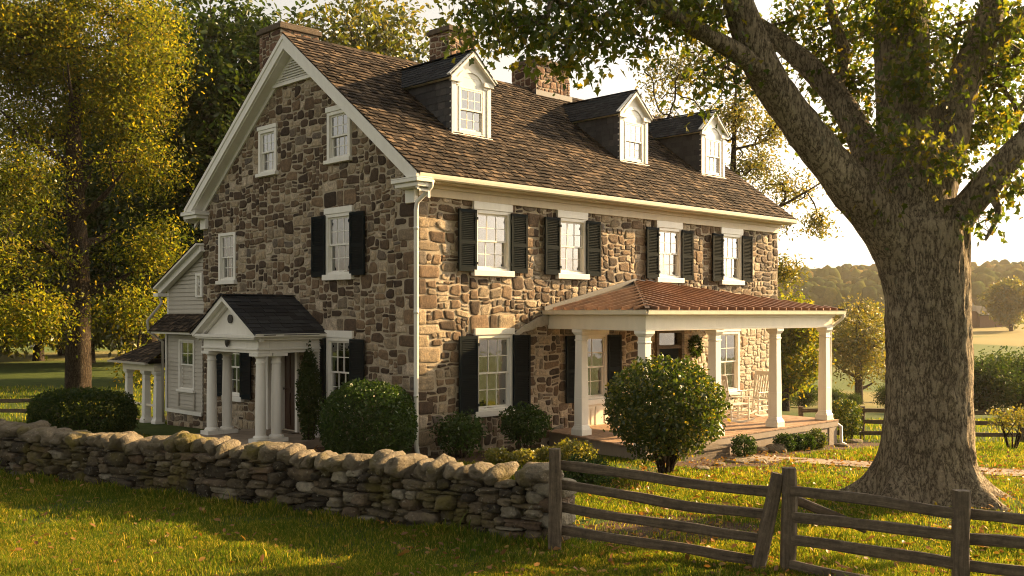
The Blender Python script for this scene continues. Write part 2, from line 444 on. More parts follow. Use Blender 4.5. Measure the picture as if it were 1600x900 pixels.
M['leaf_fall'] = leaf_mat('fallen_leaf', [(0, (0.14, 0.07, 0.03)), (0.6, (0.22, 0.11, 0.04)), (1, (0.32, 0.20, 0.06))], 0.25, 0.03)
def drystone_mat(name, moss):
    m, nt, b = nm(name); L = nt.links.new
    v = objco(nt)
    r = ramp(nt, [(0, (0.032, 0.026, 0.019)), (0.35, (0.075, 0.06, 0.04)), (0.6, (0.13, 0.105, 0.07)), (0.75, (0.105, 0.07, 0.045)), (0.9, (0.18, 0.155, 0.11)), (1, (0.27, 0.24, 0.185))]); L(isl(nt), r.inputs[0])
    n1 = noi(nt, v, 7, 7, 0.75); r1 = ramp(nt, [(0.28, (0.4, 0.4, 0.4)), (0.5, (1, 1, 1)), (0.75, (1.6, 1.55, 1.45))]); L(n1, r1.inputs[0])
    c = mix(nt, 1.0, r.outputs[0], r1.outputs[0], 'MULTIPLY')
    nl = noi(nt, v, 19, 5, 0.6); rl = ramp(nt, [(0.60, (0, 0, 0)), (0.68, (0.65, 0.65, 0.65))]); L(nl, rl.inputs[0])
    c = mix(nt, rl.outputs[0], c, (0.34, 0.315, 0.245))
    nm_ = noi(nt, v, 1.3, 5, 0.65); rm = ramp(nt, [(0.5, (0, 0, 0)), (0.66, (moss, moss, moss))]); L(nm_, rm.inputs[0])
    c = mix(nt, rm.outputs[0], c, (0.115, 0.095, 0.018))
    L(c, b.inputs['Base Color']); b.inputs['Roughness'].default_value = 0.9; b.inputs['Specular IOR Level'].default_value = 0.25
    ad = nd(nt, 'ShaderNodeMath', operation='ADD'); L(n1, ad.inputs[0]); L(nl, ad.inputs[1])
    bump(nt, b, ad.outputs[0], 1.0, 0.05)
    return m
M['drystone'] = drystone_mat('fieldstone', 0.7)
M['capstone'] = drystone_mat('lichen_fieldstone', 0.95)
M['rock'] = drystone_mat('garden_rock', 0.15)

def wood_mat(name, a, bcol):
    m, nt, b = nm(name); L = nt.links.new
    t = nt.nodes.new('ShaderNodeTexCoord')
    n = noi(nt, objco(nt, (3, 3, 3)), 4, 8, 0.75)
    w = nd(nt, 'ShaderNodeTexNoise', Scale=1.0, Detail=6, Roughness=0.7)
    mp = nt.nodes.new('ShaderNodeMapping'); mp.inputs['Scale'].default_value = (2.2, 30, 30); L(t.outputs['Object'], mp.inputs['Vector'])
    L(mp.outputs[0], w.inputs['Vector'])
    r = ramp(nt, [(0.3, a), (0.7, bcol)]); L(w.outputs['Fac'], r.inputs[0])
    r1 = ramp(nt, [(0.3, (0.55, 0.55, 0.55)), (0.75, (1.4, 1.4, 1.35))]); L(n, r1.inputs[0])
    L(mix(nt, 1.0, r.outputs[0], r1.outputs[0], 'MULTIPLY'), b.inputs['Base Color'])
    b.inputs['Roughness'].default_value = 0.85; b.inputs['Specular IOR Level'].default_value = 0.25
    bump(nt, b, w.outputs['Fac'], 0.7, 0.012)
    return m
M['oldwood'] = wood_mat('weathered_wood', (0.055, 0.040, 0.028), (0.17, 0.13, 0.09))
M['plank'] = wood_mat('porch_plank', (0.26, 0.16, 0.10), (0.36, 0.24, 0.16))

def plain(name, stops, scale, rough=0.9, bs=0.6, bscale=20, bd=0.03):
    m, nt, b = nm(name); L = nt.links.new
    v = objco(nt, geo=True); r = ramp(nt, stops); L(noi(nt, v, scale, 8, 0.7), r.inputs[0])
    L(r.outputs[0], b.inputs['Base Color']); b.inputs['Roughness'].default_value = rough; b.inputs['Specular IOR Level'].default_value = 0.2
    bump(nt, b, noi(nt, v, bscale, 6, 0.8), bs, bd)
    return m
M['mulch'] = plain('bark_mulch', [(0.3, (0.035, 0.02, 0.012)), (0.55, (0.09, 0.05, 0.03)), (0.8, (0.17, 0.10, 0.06))], 14, 0.95, 1.0, 30, 0.05)
M['flag'] = plain('path_stone', [(0.3, (0.20, 0.155, 0.115)), (0.6, (0.31, 0.245, 0.185)), (0.8, (0.38, 0.31, 0.25))], 2.5)

def ground_mat():
    m, nt, b = nm('lawn_ground'); L = nt.links.new
    v = objco(nt, geo=True)
    r = ramp(nt, [(0.3, (0.035, 0.055, 0.012)), (0.55, (0.06, 0.085, 0.018)), (0.75, (0.10, 0.105, 0.028))]); L(noi(nt, v, 1.6, 8, 0.75), r.inputs[0])
    # far hay fields: patches of gold and green by position
    mp = objco(nt, (0.010, 0.016, 0), geo=True)
    fr = ramp(nt, [(0.44, (0.085, 0.115, 0.028)), (0.47, (0.20, 0.17, 0.06)), (0.60, (0.24, 0.195, 0.075)), (0.64, (0.11, 0.13, 0.035))]); L(noi(nt, mp, 1.0, 2, 0.4), fr.inputs[0])
    sp = nd(nt, 'ShaderNodeSeparateXYZ'); g = nt.nodes.new('ShaderNodeNewGeometry'); L(g.outputs['Position'], sp.inputs[0])
    mr = nd(nt, 'ShaderNodeMapRange'); L(sp.outputs['Y'], mr.inputs['Value']); mr.inputs['From Min'].default_value = 55; mr.inputs['From Max'].default_value = 95
    L(mix(nt, mr.outputs[0], r.outputs[0], fr.outputs[0]), b.inputs['Base Color'])
    b.inputs['Roughness'].default_value = 0.95; b.inputs['Specular IOR Level'].default_value = 0.1
    bump(nt, b, noi(nt, v, 18, 6, 0.8), 0.8, 0.05)
    return m
M['ground'] = ground_mat()
M['palestrip'] = mortar_mat('pale_strip_mat', (0.50, 0.44, 0.35))
M['skirt'] = paint('grey_skirt_boards', (0.26, 0.21, 0.16), 0.7, 0.5, (0.12, 0.09, 0.06))
M['redbarn'] = paint('barn_boards', (0.12, 0.06, 0.045), 0.8, 0.3)

# ------------------------------------------------------------------ ground
def sstep(a, b, x):
    t = np.clip((np.asarray(x, dtype=float) - a) / (b - a), 0, 1)
    return t * t * (3 - 2 * t)
_RY = [-400, 17, 21, 25, 33, 50, 95, 110, 150, 250, 380, 450, 560, 700, 900]
_RZ = [0, 0, -0.15, -0.40, -1.0, -2.3, -5.6, -5.7, -4.0, -1.9, 1.6, 6, 14, 22, 27]
_LY = [-400, 20, 30, 42, 70, 200, 300, 450, 900]
_LZ = [0, 0, -0.33, -0.5, -0.6, -1, 2, 12, 30]
def hgt(X, Y):
    X = np.asarray(X, dtype=float); Y = np.asarray(Y, dtype=float)
    w = sstep(-2, 5, X - np.clip(Y - 40, 0, 200) * 0.02)
    z = np.interp(Y, _RY, _RZ) * w + np.interp(Y, _LY, _LZ) * (1 - w)
    far = sstep(60, 300, Y); vf = sstep(420, 620, Y)
    P = np.stack([X * 0.007, Y * 0.007, np.zeros_like(X)], -1).reshape(-1, 3)
    z = z + (vn(P, 3) * 5.0).reshape(X.shape) * vf + sstep(200, 460, X) * vf * 4
    P2 = np.stack([X * 0.02, Y * 0.03, np.zeros_like(X)], -1).reshape(-1, 3)
    z = z + (vn(P2, 5) * 0.6).reshape(X.shape) * far
    P3 = np.stack([X * 0.45, Y * 0.45, np.zeros_like(X)], -1).reshape(-1, 3)
    return z + (vn(P3, 9) * 0.035).reshape(X.shape) * (1 - far)
def h1(x, y):
    return float(hgt(np.array([x]), np.array([y]))[0])

ys = np.concatenate([np.linspace(-60, 4, 20), np.linspace(5, 45, 110), 45 * np.exp(np.linspace(0.02, math.log(1000 / 45), 110))])
ks = np.linspace(-1.25, 1.25, 181)
YY, KK = np.meshgrid(ys, ks, indexing='ij')
XX = KK * (np.abs(YY) + 22)
ZZ = hgt(XX, YY)
nr, nc = YY.shape
V = np.stack([XX, YY, ZZ], -1).reshape(-1, 3)
ii, jj = np.meshgrid(np.arange(nr - 1), np.arange(nc - 1), indexing='ij')
q = np.stack([ii * nc + jj, ii * nc + jj + 1, (ii + 1) * nc + jj + 1, (ii + 1) * nc + jj], -1).reshape(-1, 4)
g = np_mesh('ground', V, np.full(len(q), 4), q, M['ground'], smooth=True)
tag(g, kind='structure')

def drape(name, poly_rows, mat, dz=0.012, kind='structure'):
    """sheet from rows of (left, right) points across a path, following the ground"""
    mb = MB(); n = 7; o = []
    for (a, b) in poly_rows:
        o.append(len(mb.v))
        for k in range(n):
            x = a[0] + (b[0] - a[0]) * k / (n - 1); y = a[1] + (b[1] - a[1]) * k / (n - 1)
            mb.v.append((x, y, h1(x, y) + dz))
    for i in range(len(o) - 1):
        for k in range(n - 1):
            mb.f.append([o[i] + k, o[i] + k + 1, o[i + 1] + k + 1, o[i + 1] + k]); mb.m.append(0)
    ob = mb.build(name, mat, fix=False, smooth=True)
    return tag(ob, kind=kind)

# ------------------------------------------------------------------ the stone house
HA = R(44.2)
HP = Vector((-1.931, 20.3, 0))
HU = Vector((math.cos(HA), math.sin(HA), 0)); HV = Vector((-HU.y, HU.x, 0))
def loc(s, t, z): return HP + HU * s + HV * t + Vector((0, 0, z))
house = empty('stone_house', HP, HA, 'old two-storey brown fieldstone farmhouse with dormers, white trim and black shutters', 'house')
LEN, WID = 13.83, 9.17
RT0, RZ0, RM = -0.42, 5.72, 0.747          # roof plane through the eave
RTA = WID / 2
RZA = RZ0 + RM * (RTA - RT0)
def roofz(t): return RZ0 + RM * (t - RT0) if t <= RTA else RZ0 + RM * ((WID - t) - RT0)
F_front = lambda a, d, z: (a, -d, z)
F_gable = lambda a, d, z: (-d, a, z)

# window table: (frame, a0, a1, z0, z1, shutters?)
FW = [(1.52, 2.62), (4.14, 5.14), (7.88, 8.94), (10.80, 11.84)]
UPZ = (3.84, 5.14)
front_open = [(a0, a1, 3.84, 5.14) for a0, a1 in FW] + [(1.56, 2.68, 0.80, 2.44), (4.85, 5.92, 0.84, 2.40), (7.86, 9.06, 0.20, 2.50), (10.52, 11.72, 0.72, 2.40)]
gable_open = [(2.30, 3.20, 6.36, 7.44), (5.38, 6.22, 6.36, 7.42), (2.22, 3.26, 3.78, 5.14), (7.38, 8.26, 3.76, 5.00), (2.22, 3.24, 0.84, 2.36), (7.02, 7.92, 0.78, 2.30), (4.42, 5.26, 0.10, 2.16)]

def clip_poly(poly, a, b, c):
    """keep a*x+b*z<=c"""
    out = []
    for i in range(len(poly)):
        p, q = poly[i], poly[(i + 1) % len(poly)]
        dp = a * p[0] + b * p[1] - c; dq = a * q[0] + b * q[1] - c
        if dp <= 0: out.append(p)
        if dp * dq < 0:
            t = dp / (dp - dq); out.append((p[0] + (q[0] - p[0]) * t, p[1] + (q[1] - p[1]) * t))
    return out

def masonry(name, Fr, a0, a1, z0, z1, opens, top=None, pale=None, cell=0.079, seed=1, parent=None, blocks=(), depth=0.021, big=1.0, mats=None):
    """rubble wall: mortar sheet with holes plus individually domed irregular stones, one mesh"""
    g = random.Random(seed); mb = MB()
    sh = 0.035
    H = [(p[0] + sh, p[1] - sh, p[2] + sh, p[3] - sh) for p in opens]
    xs = sorted({a0, a1, *[x for h in H for x in h[:2]], *(np.linspace(a0, a1, 9)[1:-1] if top else [])})
    zs = sorted({z0, z1, *[x for h in H for x in h[2:]]})
    for i in range(len(xs) - 1):
        for j in range(len(zs) - 1):
            cx, cz = (xs[i] + xs[i + 1]) / 2, (zs[j] + zs[j + 1]) / 2
            if any(h[0] < cx < h[1] and h[2] < cz < h[3] for h in H): continue
            poly = [(xs[i], zs[j]), (xs[i + 1], zs[j]), (xs[i + 1], zs[j + 1]), (xs[i], zs[j + 1])]
            if top:
                for c in top: poly = clip_poly(poly, *c)
                if len(poly) < 3: continue
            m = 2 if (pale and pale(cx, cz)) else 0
            n = len(poly)
            mb.add([Fr(x, 0.0, z) for x, z in poly], [list(range(n))], m)
    # stone layout on a cell grid
    nx, nz = int((a1 - a0) / cell), int((z1 - z0) / cell)
    cw, ch = (a1 - a0) / nx, (z1 - z0) / nz
    occ = np.zeros((nx, nz), dtype=bool)
    for i in range(nx):
        for j in range(nz):
            x, z = a0 + (i + .5) * cw, z0 + (j + .5) * ch
            if any(p[0] + .02 < x < p[1] - .02 and p[2] + .02 < z < p[3] - .02 for p in opens): occ[i, j] = True
            if top and any(A * x + B * z > C - 0.05 for A, B, C in top): occ[i, j] = True
            if any(q[0] < x < q[1] and q[2] < z < q[3] for q in blocks): occ[i, j] = True
    rects = []
    for q in blocks:
        for b in q[4]: rects.append((*b, True))
    sizes = [(3, 2, 5), (4, 2, 5), (2, 2, 5), (5, 2, 3), (3, 3, 4), (4, 3, 4), (5, 3, 2.2 * big), (2, 1, 2.5), (3, 1, 3), (4, 1, 1.5), (6, 3, 1.2 * big), (5, 4, 0.9 * big), (2, 3, 2), (6, 2, 1.5), (4, 4, 0.8 * big)]
    for j in range(nz):
        for i in range(nx):
            if occ[i, j]: continue
            opts = sorted(sizes, key=lambda s: -g.random() ** (1 / s[2]))
            for w, h, _ in opts + [(2, 1, 1), (1, 2, 1), (1, 1, 1)]:
                if i + w > nx or j + h > nz or occ[i:i + w, j:j + h].any(): continue
                # avoid leaving slivers one cell wide
                if i + w < nx and w < 6 and not occ[i + w, j] and (i + w + 1 >= nx or occ[i + w + 1, j]) and not occ[i:i + w + 1, j:j + h].any(): w += 1
                occ[i:i + w, j:j + h] = True
                rects.append((a0 + i * cw, a0 + (i + w) * cw, z0 + j * ch, z0 + (j + h) * ch, False)); break
    polys = []
    for x0, x1, y0, y1, isb in rects:
        jn = 0.012 if isb else g.uniform(0.006, 0.018)
        w, h = (x1 - x0) / 2 - jn, (y1 - y0) / 2 - jn
        cx, cy = (x0 + x1) / 2, (y0 + y1) / 2
        qp = [7.0] * 4 if isb else [g.choice((2.2, 3.0, 4.5, 7, 9, 12)) for _ in range(4)]; n = 16
        sk = 0 if isb else g.uniform(-.16, .16); tw = 0 if isb else g.uniform(-.14, .14); rot = g.uniform(-.05, .05)
        pts = []
        for k in range(n):
            a = 2 * PI * (k + .5) / n; c, s = math.cos(a), math.sin(a); p = qp[k * 4 // n]
            X = math.copysign(abs(c) ** (2 / p), c); Z = math.copysign(abs(s) ** (2 / p), s)
            X, Z = X * (1 + tw * Z), Z * (1 + sk * X)
            j = 1 if isb else g.uniform(.87, 1.05)
            X, Z = X * w * j, Z * h * j
            pts.append((cx + X + rot * Z, cy + Z - rot * X))
        polys.append((pts, cx, cy, isb))
    allp = np.array([p for P in polys for p in P[0]])
    Q = np.column_stack([allp * 2.1, np.full(len(allp), seed * 3.7)])
    Q2 = np.column_stack([allp * 5.5, np.full(len(allp), seed * 1.7)])
    wx = vn(Q, 1) * .055 + vn(Q2, 4) * .018; wz = vn(Q, 2) * .045 + vn(Q2, 5) * .016
    o = 0
    for pts, cx, cy, isb in polys:
        n = len(pts); P = [(pts[k][0] + (0 if isb else wx[o + k]), pts[k][1] + (0 if isb else wz[o + k])) for k in range(n)]; o += n
        if min(p[0] for p in P) < a0 - .01 or max(p[0] for p in P) > a1 + .01 or min(p[1] for p in P) < z0 - .05:
            P = [(min(max(p[0], a0), a1), max(p[1], z0)) for p in P]
        mx, mz = sum(p[0] for p in P) / n, sum(p[1] for p in P) / n
        dd = depth * g.uniform(.55, 1.1); tx, tz = g.uniform(-.05, .05), g.uniform(-.05, .05)
        vs = []
        for f, d in ((1.0, -.012), (.992, dd * .55), (.945, dd * .92), (.6, dd)):
            for x, z in P:
                X, Z = mx + (x - mx) * f, mz + (z - mz) * f
                e = d + ((X - mx) * tx + (Z - mz) * tz if d > 0 else 0) + (g.uniform(-.003, .003) if d > 0 else 0)
                vs.append(Fr(X, e, Z))
        fs = []
        for L_ in range(3):
            for k in range(n): fs.append((L_ * n + k, L_ * n + (k + 1) % n, (L_ + 1) * n + (k + 1) % n, (L_ + 1) * n + k))
        fs.append([3 * n + k for k in range(n)])
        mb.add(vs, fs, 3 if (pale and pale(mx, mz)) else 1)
    ob = mb.build(name, mats or [M['mortar'], M['stone'], M['palemortar'], M['palestone']], parent, smooth=True)
    return ob

def arch_block(a0, a1, z, hh=0.42):
    """flat stone arch above an opening: two big blocks and a keystone"""
    c = (a0 + a1) / 2; x0, x1 = a0 - .12, a1 + .12
    return (x0, x1, z, z + hh, [(x0, c - .13, z, z + hh), (c - .12, c + .12, z, z + hh), (c + .13, x1, z, z + hh)])

def quoins(odd):
    out = []; z = -.1; g = random.Random(17); k = 0
    while z < 5.0:
        h = g.uniform(.20, .34); w = g.uniform(.40, .62) if (k + odd) % 2 else g.uniform(.22, .30)
        out.append((-.01, w, z, z + h, [(.004, w, z, z + h)])); z += h; k += 1
    return out
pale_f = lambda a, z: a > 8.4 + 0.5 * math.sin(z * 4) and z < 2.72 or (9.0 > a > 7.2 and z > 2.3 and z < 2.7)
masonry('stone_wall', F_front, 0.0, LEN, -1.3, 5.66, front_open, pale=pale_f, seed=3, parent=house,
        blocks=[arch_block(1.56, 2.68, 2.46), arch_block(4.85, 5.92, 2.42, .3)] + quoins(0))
gt = [(-RM, 1, RZ0 - RM * RT0 - .05), (RM, 1, RZ0 + RM * (WID - RT0) - .05)]
masonry('stone_wall', F_gable, 0.0, WID, -1.0, RZA, gable_open, top=gt, seed=8, parent=house,
        blocks=[arch_block(2.22, 3.24, 2.38), arch_block(2.22, 3.26, 5.30, .36)] + quoins(1))
mb = MB()   # plain rear and far-end walls and inner floor that close the shell
mb.add([(0, WID, -1), (LEN, WID, -1), (LEN, WID, 5.6), (0, WID, 5.6)], [(0, 1, 2, 3)])
mb.add([(LEN, 0, -1.3), (LEN, WID, -1.3), (LEN, WID, 5.6), (LEN, RTA, RZA - .1), (LEN, 0, 5.6)], [(0, 1, 2, 3, 4)])
mb.build('stone_wall', M['stone'], house)
mb = MB()
mb.box(.1, 1.4, -.4, LEN - .1, WID - .1, .12); mb.box(.1, .3, 2.75, LEN - .1, WID - .1, 2.95); mb.box(.1, .3, 5.5, LEN - .1, WID - .1, 5.6)
for x in (3.4, 6.6, 9.9): mb.box(x, .3, -.2, x + .1, WID - .1, 5.6)
mb.box(.3, 3.5, -.2, LEN - .2, 3.6, 8.2)
mb.build('interior_partition', M['interior'], house)

# ---- windows
def window(Fr, a0, a1, z0, z1, parent=house, shutters=(1, 1), lintel=.2, cas=.095, sill=.13, cols=3, rows=2, curtain=True, shw=.50, name='window', label=None, proud=.055, rec=.15, shz=None):
    """casing is the part; sashes, panes, sill, shutters and curtain are its pieces"""
    mb = MB(); w = cas
    mb.box(a0, -rec, z0, a0 + w, proud, z1, Fr); mb.box(a1 - w, -rec, z0, a1, proud, z1, Fr)
    mb.box(a0 + w, -rec, z1 - w * .8, a1 - w, proud, z1, Fr); mb.box(a0 + w, -rec, z0, a1 - w, proud - .01, z0 + .05, Fr)
    if lintel:
        mb.box(a0 - .03, -.02, z1 + .002, a1 + .03, proud + .02, z1 + lintel, Fr)
    root = mb.build(name, M['white'], parent, bevel=.006)
    if label: root['label'] = label
    if sill:
        s = MB(); s.box(a0 - .05, -.04, z0 - sill, a1 + .05, proud + .06, z0 - .003, Fr); s.build('sill', M['white'], root, bevel=.008)
    i0, i1, b0, b1 = a0 + w, a1 - w, z0 + .05, z1 - w * .8
    mid = (b0 + b1) / 2
    for k, (y0, y1, d) in enumerate(((mid - .02, b1, -.012), (b0, mid + .02, -.052))):
        s = MB(); r = .038
        s.box(i0, d - .018, y0, i0 + r, d + .018, y1, Fr); s.box(i1 - r, d - .018, y0, i1, d + .018, y1, Fr)
        s.box(i0 + r, d - .018, y0, i1 - r, d + .018, y0 + r, Fr); s.box(i0 + r, d - .018, y1 - r, i1 - r, d + .018, y1, Fr)
        for c in range(1, cols):
            x = i0 + r + (i1 - i0 - 2 * r) * c / cols; s.box(x - .009, d - .013, y0 + r, x + .009, d + .013, y1 - r, Fr)
        for c in range(1, rows):
            z = y0 + r + (y1 - y0 - 2 * r) * c / rows; s.box(i0 + r, d - .011, z - .009, i1 - r, d + .011, z + .009, Fr)
        s.build('sash', M['white'], root)
        p = MB(); tl = rng.uniform(-.003, .003)
        p.box(i0 + r * .5, d - .003 + tl, y0 + r * .5, i1 - r * .5, d + .003 + tl, y1 - r * .5, Fr); p.build('pane', M['glass'], root)
    if curtain and rng.random() < .75:
        c = MB(); n = 26
        for (x0, x1) in (((i0, i0 + (i1 - i0) * rng.uniform(.30, .46)), (i1 - (i1 - i0) * rng.uniform(.30, .46), i1)) if rng.random() < .65 else ((i0, i1),)):
            o = len(c.v)
            for k in range(n):
                x = x0 + (x1 - x0) * k / (n - 1); d = -rec - .09 + .018 * math.sin(k * 1.5 + x * 9) + .008 * math.sin(k * .7)
                c.v += [Fr(x, d, b0), Fr(x, d, b1)]
            for k in range(n - 1): c.f.append([o + 2 * k, o + 2 * k + 2, o + 2 * k + 3, o + 2 * k + 1]); c.m.append(0)
        c.build('curtain', M['curtain'], root, smooth=True, fix=False)
    sz0, sz1 = shz or (z0 - .04, z1 - .02)
    for side, on in ((0, shutters[0]), (1, shutters[1])):
        if not on: continue
        x0 = a0 + .03 - shw if side == 0 else a1 - .03
        x1 = x0 + shw
        d0, d1 = proud + .006, proud + .05
        s = MB(); st = .055
        s.box(x0, d0, sz0, x0 + st, d1, sz1, Fr); s.box(x1 - st, d0, sz0, x1, d1, sz1, Fr)
        mz = sz0 + (sz1 - sz0) * .47
        for (r0, r1) in ((sz0, sz0 + .11), (mz - .04, mz + .04), (sz1 - .07, sz1)): s.box(x0 + st, d0, r0, x1 - st, d1 - .002, r1, Fr)
        for (p0, p1) in ((sz0 + .11, mz - .04), (mz + .04, sz1 - .07)):
            nsl = int((p1 - p0) / .038)
            for k in range(nsl):
                z = p0 + (k + .5) * (p1 - p0) / nsl
                q = [(x0 + st, d0 + .004, z + .016), (x1 - st, d0 + .004, z + .016), (x1 - st, d1 - .008, z - .018), (x0 + st, d1 - .008, z - .018)]
                q2 = [(a, d + .004, zz + .006) for a, d, zz in q]
                s.hexa([Fr(*c) for c in q + q2])
            s.box(x0 + st, d0, p0, x1 - st, d0 + .003, p1, Fr)
        hx = x1 if side == 0 else x0
        for hz in (sz0 + .18, sz1 - .18): s.box(hx - .03, d1 - .004, hz - .03, hx + .03, d1 + .008, hz + .03, Fr)
        s.build('shutter', M['black'], root)
    return root

for k, (a0, a1) in enumerate(FW): window(F_front, a0, a1, *UPZ, lintel=.17)
window(F_front, 1.56, 2.68, .80, 2.44, lintel=.14, cols=3, rows=2, shw=.53)
w2 = window(F_front, 4.85, 5.92, .84, 2.40, lintel=.1, cols=2, rows=2, shw=.5, label='porch window with a white boarded panel beneath it')
pnl = MB(); pnl.box(4.87, 0, .12, 5.90, .06, .70, F_front)
for x0, x1 in ((4.93, 5.33), (5.44, 5.84)):
    for q in ((x0, x0 + .05, .18, .64), (x1 - .05, x1, .18, .64), (x0, x1, .18, .23), (x0, x1, .59, .64)): pnl.box(q[0], .06, q[2], q[1], .075, q[3], F_front)
pnl.build('boarded_panel', M['cream'], w2)
window(F_front, 10.52, 11.72, .72, 2.40, lintel=.12, shutters=(0, 0), cols=2, rows=2)
window(F_gable, 2.30, 3.20, 6.36, 7.44, lintel=.12, shutters=(0, 0), sill=.09)
window(F_gable, 5.38, 6.22, 6.36, 7.42, lintel=.1, shutters=(0, 0), sill=.09)
window(F_gable, 2.22, 3.26, 3.78, 5.14, lintel=.14, shw=.53)
window(F_gable, 7.38, 8.26, 3.76, 5.00, lintel=0, shutters=(0, 0), sill=.1)
window(F_gable, 2.22, 3.24, .84, 2.36, lintel=.16, shw=.52)
window(F_gable, 7.02, 7.92, .78, 2.30, lintel=.08, shw=.52, cols=2)

def door(Fr, a0, a1, z0, z1, mat, transom=.0, name='door', trim=None, label=None):
    mb = MB(); w = .11; trim = trim or M['white']
    mb.box(a0, -.12, z0, a0 + w, .06, z1, Fr); mb.box(a1 - w, -.12, z0, a1, .06, z1, Fr); mb.box(a0 + w, -.12, z1 - w, a1 - w, .06, z1, Fr)
    zt = z1 - w - transom
    if transom: mb.box(a0 + w, -.12, zt - .09, a1 - w, .04, zt, Fr)
    root = mb.build(name, trim, parent=house, bevel=.006)
    if label: root['label'] = label
    dz1 = zt - (.09 if transom else 0)
    d = MB(); x0, x1 = a0 + w, a1 - w; d.box(x0, -.09, z0 + .03, x1, -.05, dz1, Fr)
    for zz0, zz1 in ((.12, .9), (1.02, dz1 - z0 - .12)):
        c = (x0 + x1) / 2
        for p0, p1 in ((x0 + .08, c - .04), (c + .04, x1 - .08)):
            d.box(p0, -.05, z0 + zz0, p1, -.035, z0 + zz1, Fr); d.box(p0 + .04, -.035, z0 + zz0 + .04, p1 - .04, -.025, z0 + zz1 - .04, Fr)
    d.build('door_leaf', mat, root, bevel=.004)
    k = MB(); kx = x1 - .07; k.tube([Fr(kx, -.05, z0 + 1.0), Fr(kx, -.01, z0 + 1.0), Fr(kx, .02, z0 + 1.0)], [.012, .012, .03], 10); k.build('handle', M['iron'], root)
    if transom:
        p = MB(); p.box(x0, -.08, zt, x1, -.07, z1 - w, Fr); p.build('transom_pane', M['glass'], root)
    t = MB(); t.box(a0 + .02, -.1, z0 - .12, a1 - .02, .2, z0, Fr); t.build('threshold', M['oldwood'], root)
    return root
door(F_front, 7.86, 9.06, .20, 2.50, M['black'], .32, trim=M['oldwood'], label='dark panelled door with transom under the porch')
door(F_gable, 4.42, 5.26, .10, 2.16, M['door'], 0, label='brown panelled door under the small portico')

# ---- main roof of wooden shakes
def shingles(mb, pt, width, length, expo, wmin, wmax, thick, g, zr=0.0, keep=None, m=0):
    """pt(x, up) -> Vector on the roof plane, N its normal; lays overlapping slabs course by course"""
    n = (pt(1, 0) - pt(0, 0)).cross(pt(0, 1) - pt(0, 0)).normalized()
    if n.z < 0: n = -n
    rows = int(length / expo) + 1
    for r in range(rows):
        u0 = r * expo - .02; u1 = min(u0 + expo * 1.55, length)
        x = -g.uniform(0, wmax)
        while x < width:
            w = g.uniform(wmin, wmax); xa, xb = max(x, 0), min(x + w - .006, width); x += w
            if xb - xa < .02: continue
            if keep and not keep((xa + xb) / 2, u0 + expo * .5): continue
            ua = u0 + g.uniform(-.014, .014); ub = u1
            th = thick * g.uniform(.7, 1.5); lf = g.uniform(0, .004)
            a, b, c, d = pt(xa, ua), pt(xb, ua), pt(xb, ub), pt(xa, ub)
            p = [a + n * (lf + .012), b + n * (lf + .012), c + n * .0, d + n * .0, a + n * (lf + .012 + th), b + n * (lf + .012 + th * g.uniform(.8, 1.1)), c + n * .006, d + n * .006]
            mb.add(p, [(4, 5, 6, 7), (0, 1, 5, 4), (1, 2, 6, 5), (3, 0, 4, 7)], m)
RS0, RS1 = -.34, LEN + .32
cs = 1 / math.sqrt(1 + RM * RM)
rl = (RTA - RT0) / cs
mb = MB(); g = random.Random(21)
shingles(mb, lambda x, u: Vector((RS0 + x, RT0 + u * cs, RZ0 + RM * u * cs)), RS1 - RS0, rl, .165, .09, .2, .026, g)
shingles(mb, lambda x, u: Vector((RS0 + x, WID - RT0 - u * cs, RZ0 + RM * u * cs)), RS1 - RS0, rl, .3, .2, .4, .016, g)
mb.add([(RS0, RT0, RZ0 - .01), (RS1, RT0, RZ0 - .01), (RS1, RTA, RZA - .01), (RS0, RTA, RZA - .01)], [(0, 1, 2, 3)])
mb.add([(RS0, WID - RT0, RZ0 - .01), (RS1, WID - RT0, RZ0 - .01), (RS1, RTA, RZA - .01), (RS0, RTA, RZA - .01)], [(0, 1, 2, 3)])
x = RS0
while x < RS1:   # ridge caps
    w = g.uniform(.25, .4); e = min(x + w - .006, RS1)
    for sg in (-1, 1):
        p = [Vector((x, RTA, RZA + .045)), Vector((e, RTA, RZA + .04)), Vector((e, RTA + sg * .13, RZA - .06)), Vector((x, RTA + sg * .13, RZA - .055))]
        mb.add(p, [(0, 1, 2, 3)])
    x += w
mb.build('roof', M['shake'], house, fix=False)

# ---- cornice, rakes, returns, gutter, downspouts
mb = MB()
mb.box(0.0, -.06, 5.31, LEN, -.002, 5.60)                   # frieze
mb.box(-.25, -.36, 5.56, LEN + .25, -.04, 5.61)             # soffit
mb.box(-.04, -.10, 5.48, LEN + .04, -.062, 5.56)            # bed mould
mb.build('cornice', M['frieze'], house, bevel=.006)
mb = MB()
prof = [(-.36, 5.70), (-.37, 5.63), (-.40, 5.59), (-.45, 5.585), (-.485, 5.61), (-.495, 5.66), (-.50, 5.705), (-.485, 5.705), (-.475, 5.66), (-.44, 5.61), (-.40, 5.615), (-.38, 5.66)]
mb.prism([(RS0 + .02, a, b) for a, b in prof], (RS1 - RS0 - .04, 0, 0))
gut = mb.build('gutter', M['cream'], house)
mb = MB(); mb.tube([(.02, -.45, 5.58), (.0, -.44, 5.46), (-.06, -.30, 5.30), (-.10, -.12, 5.16), (-.11, -.10, 5.0), (-.11, -.10, 2.6), (-.11, -.10, .25), (-.11, -.14, .08), (-.11, -.24, .0)], .048, 12)
for z in (4.6, 2.9, 1.2): mb.tube([(-.11, -.10, z), (-.11, -.10, z + .06)], .054, 12)
mb.build('downspout', M['white'], house, smooth=True)
mb = MB()
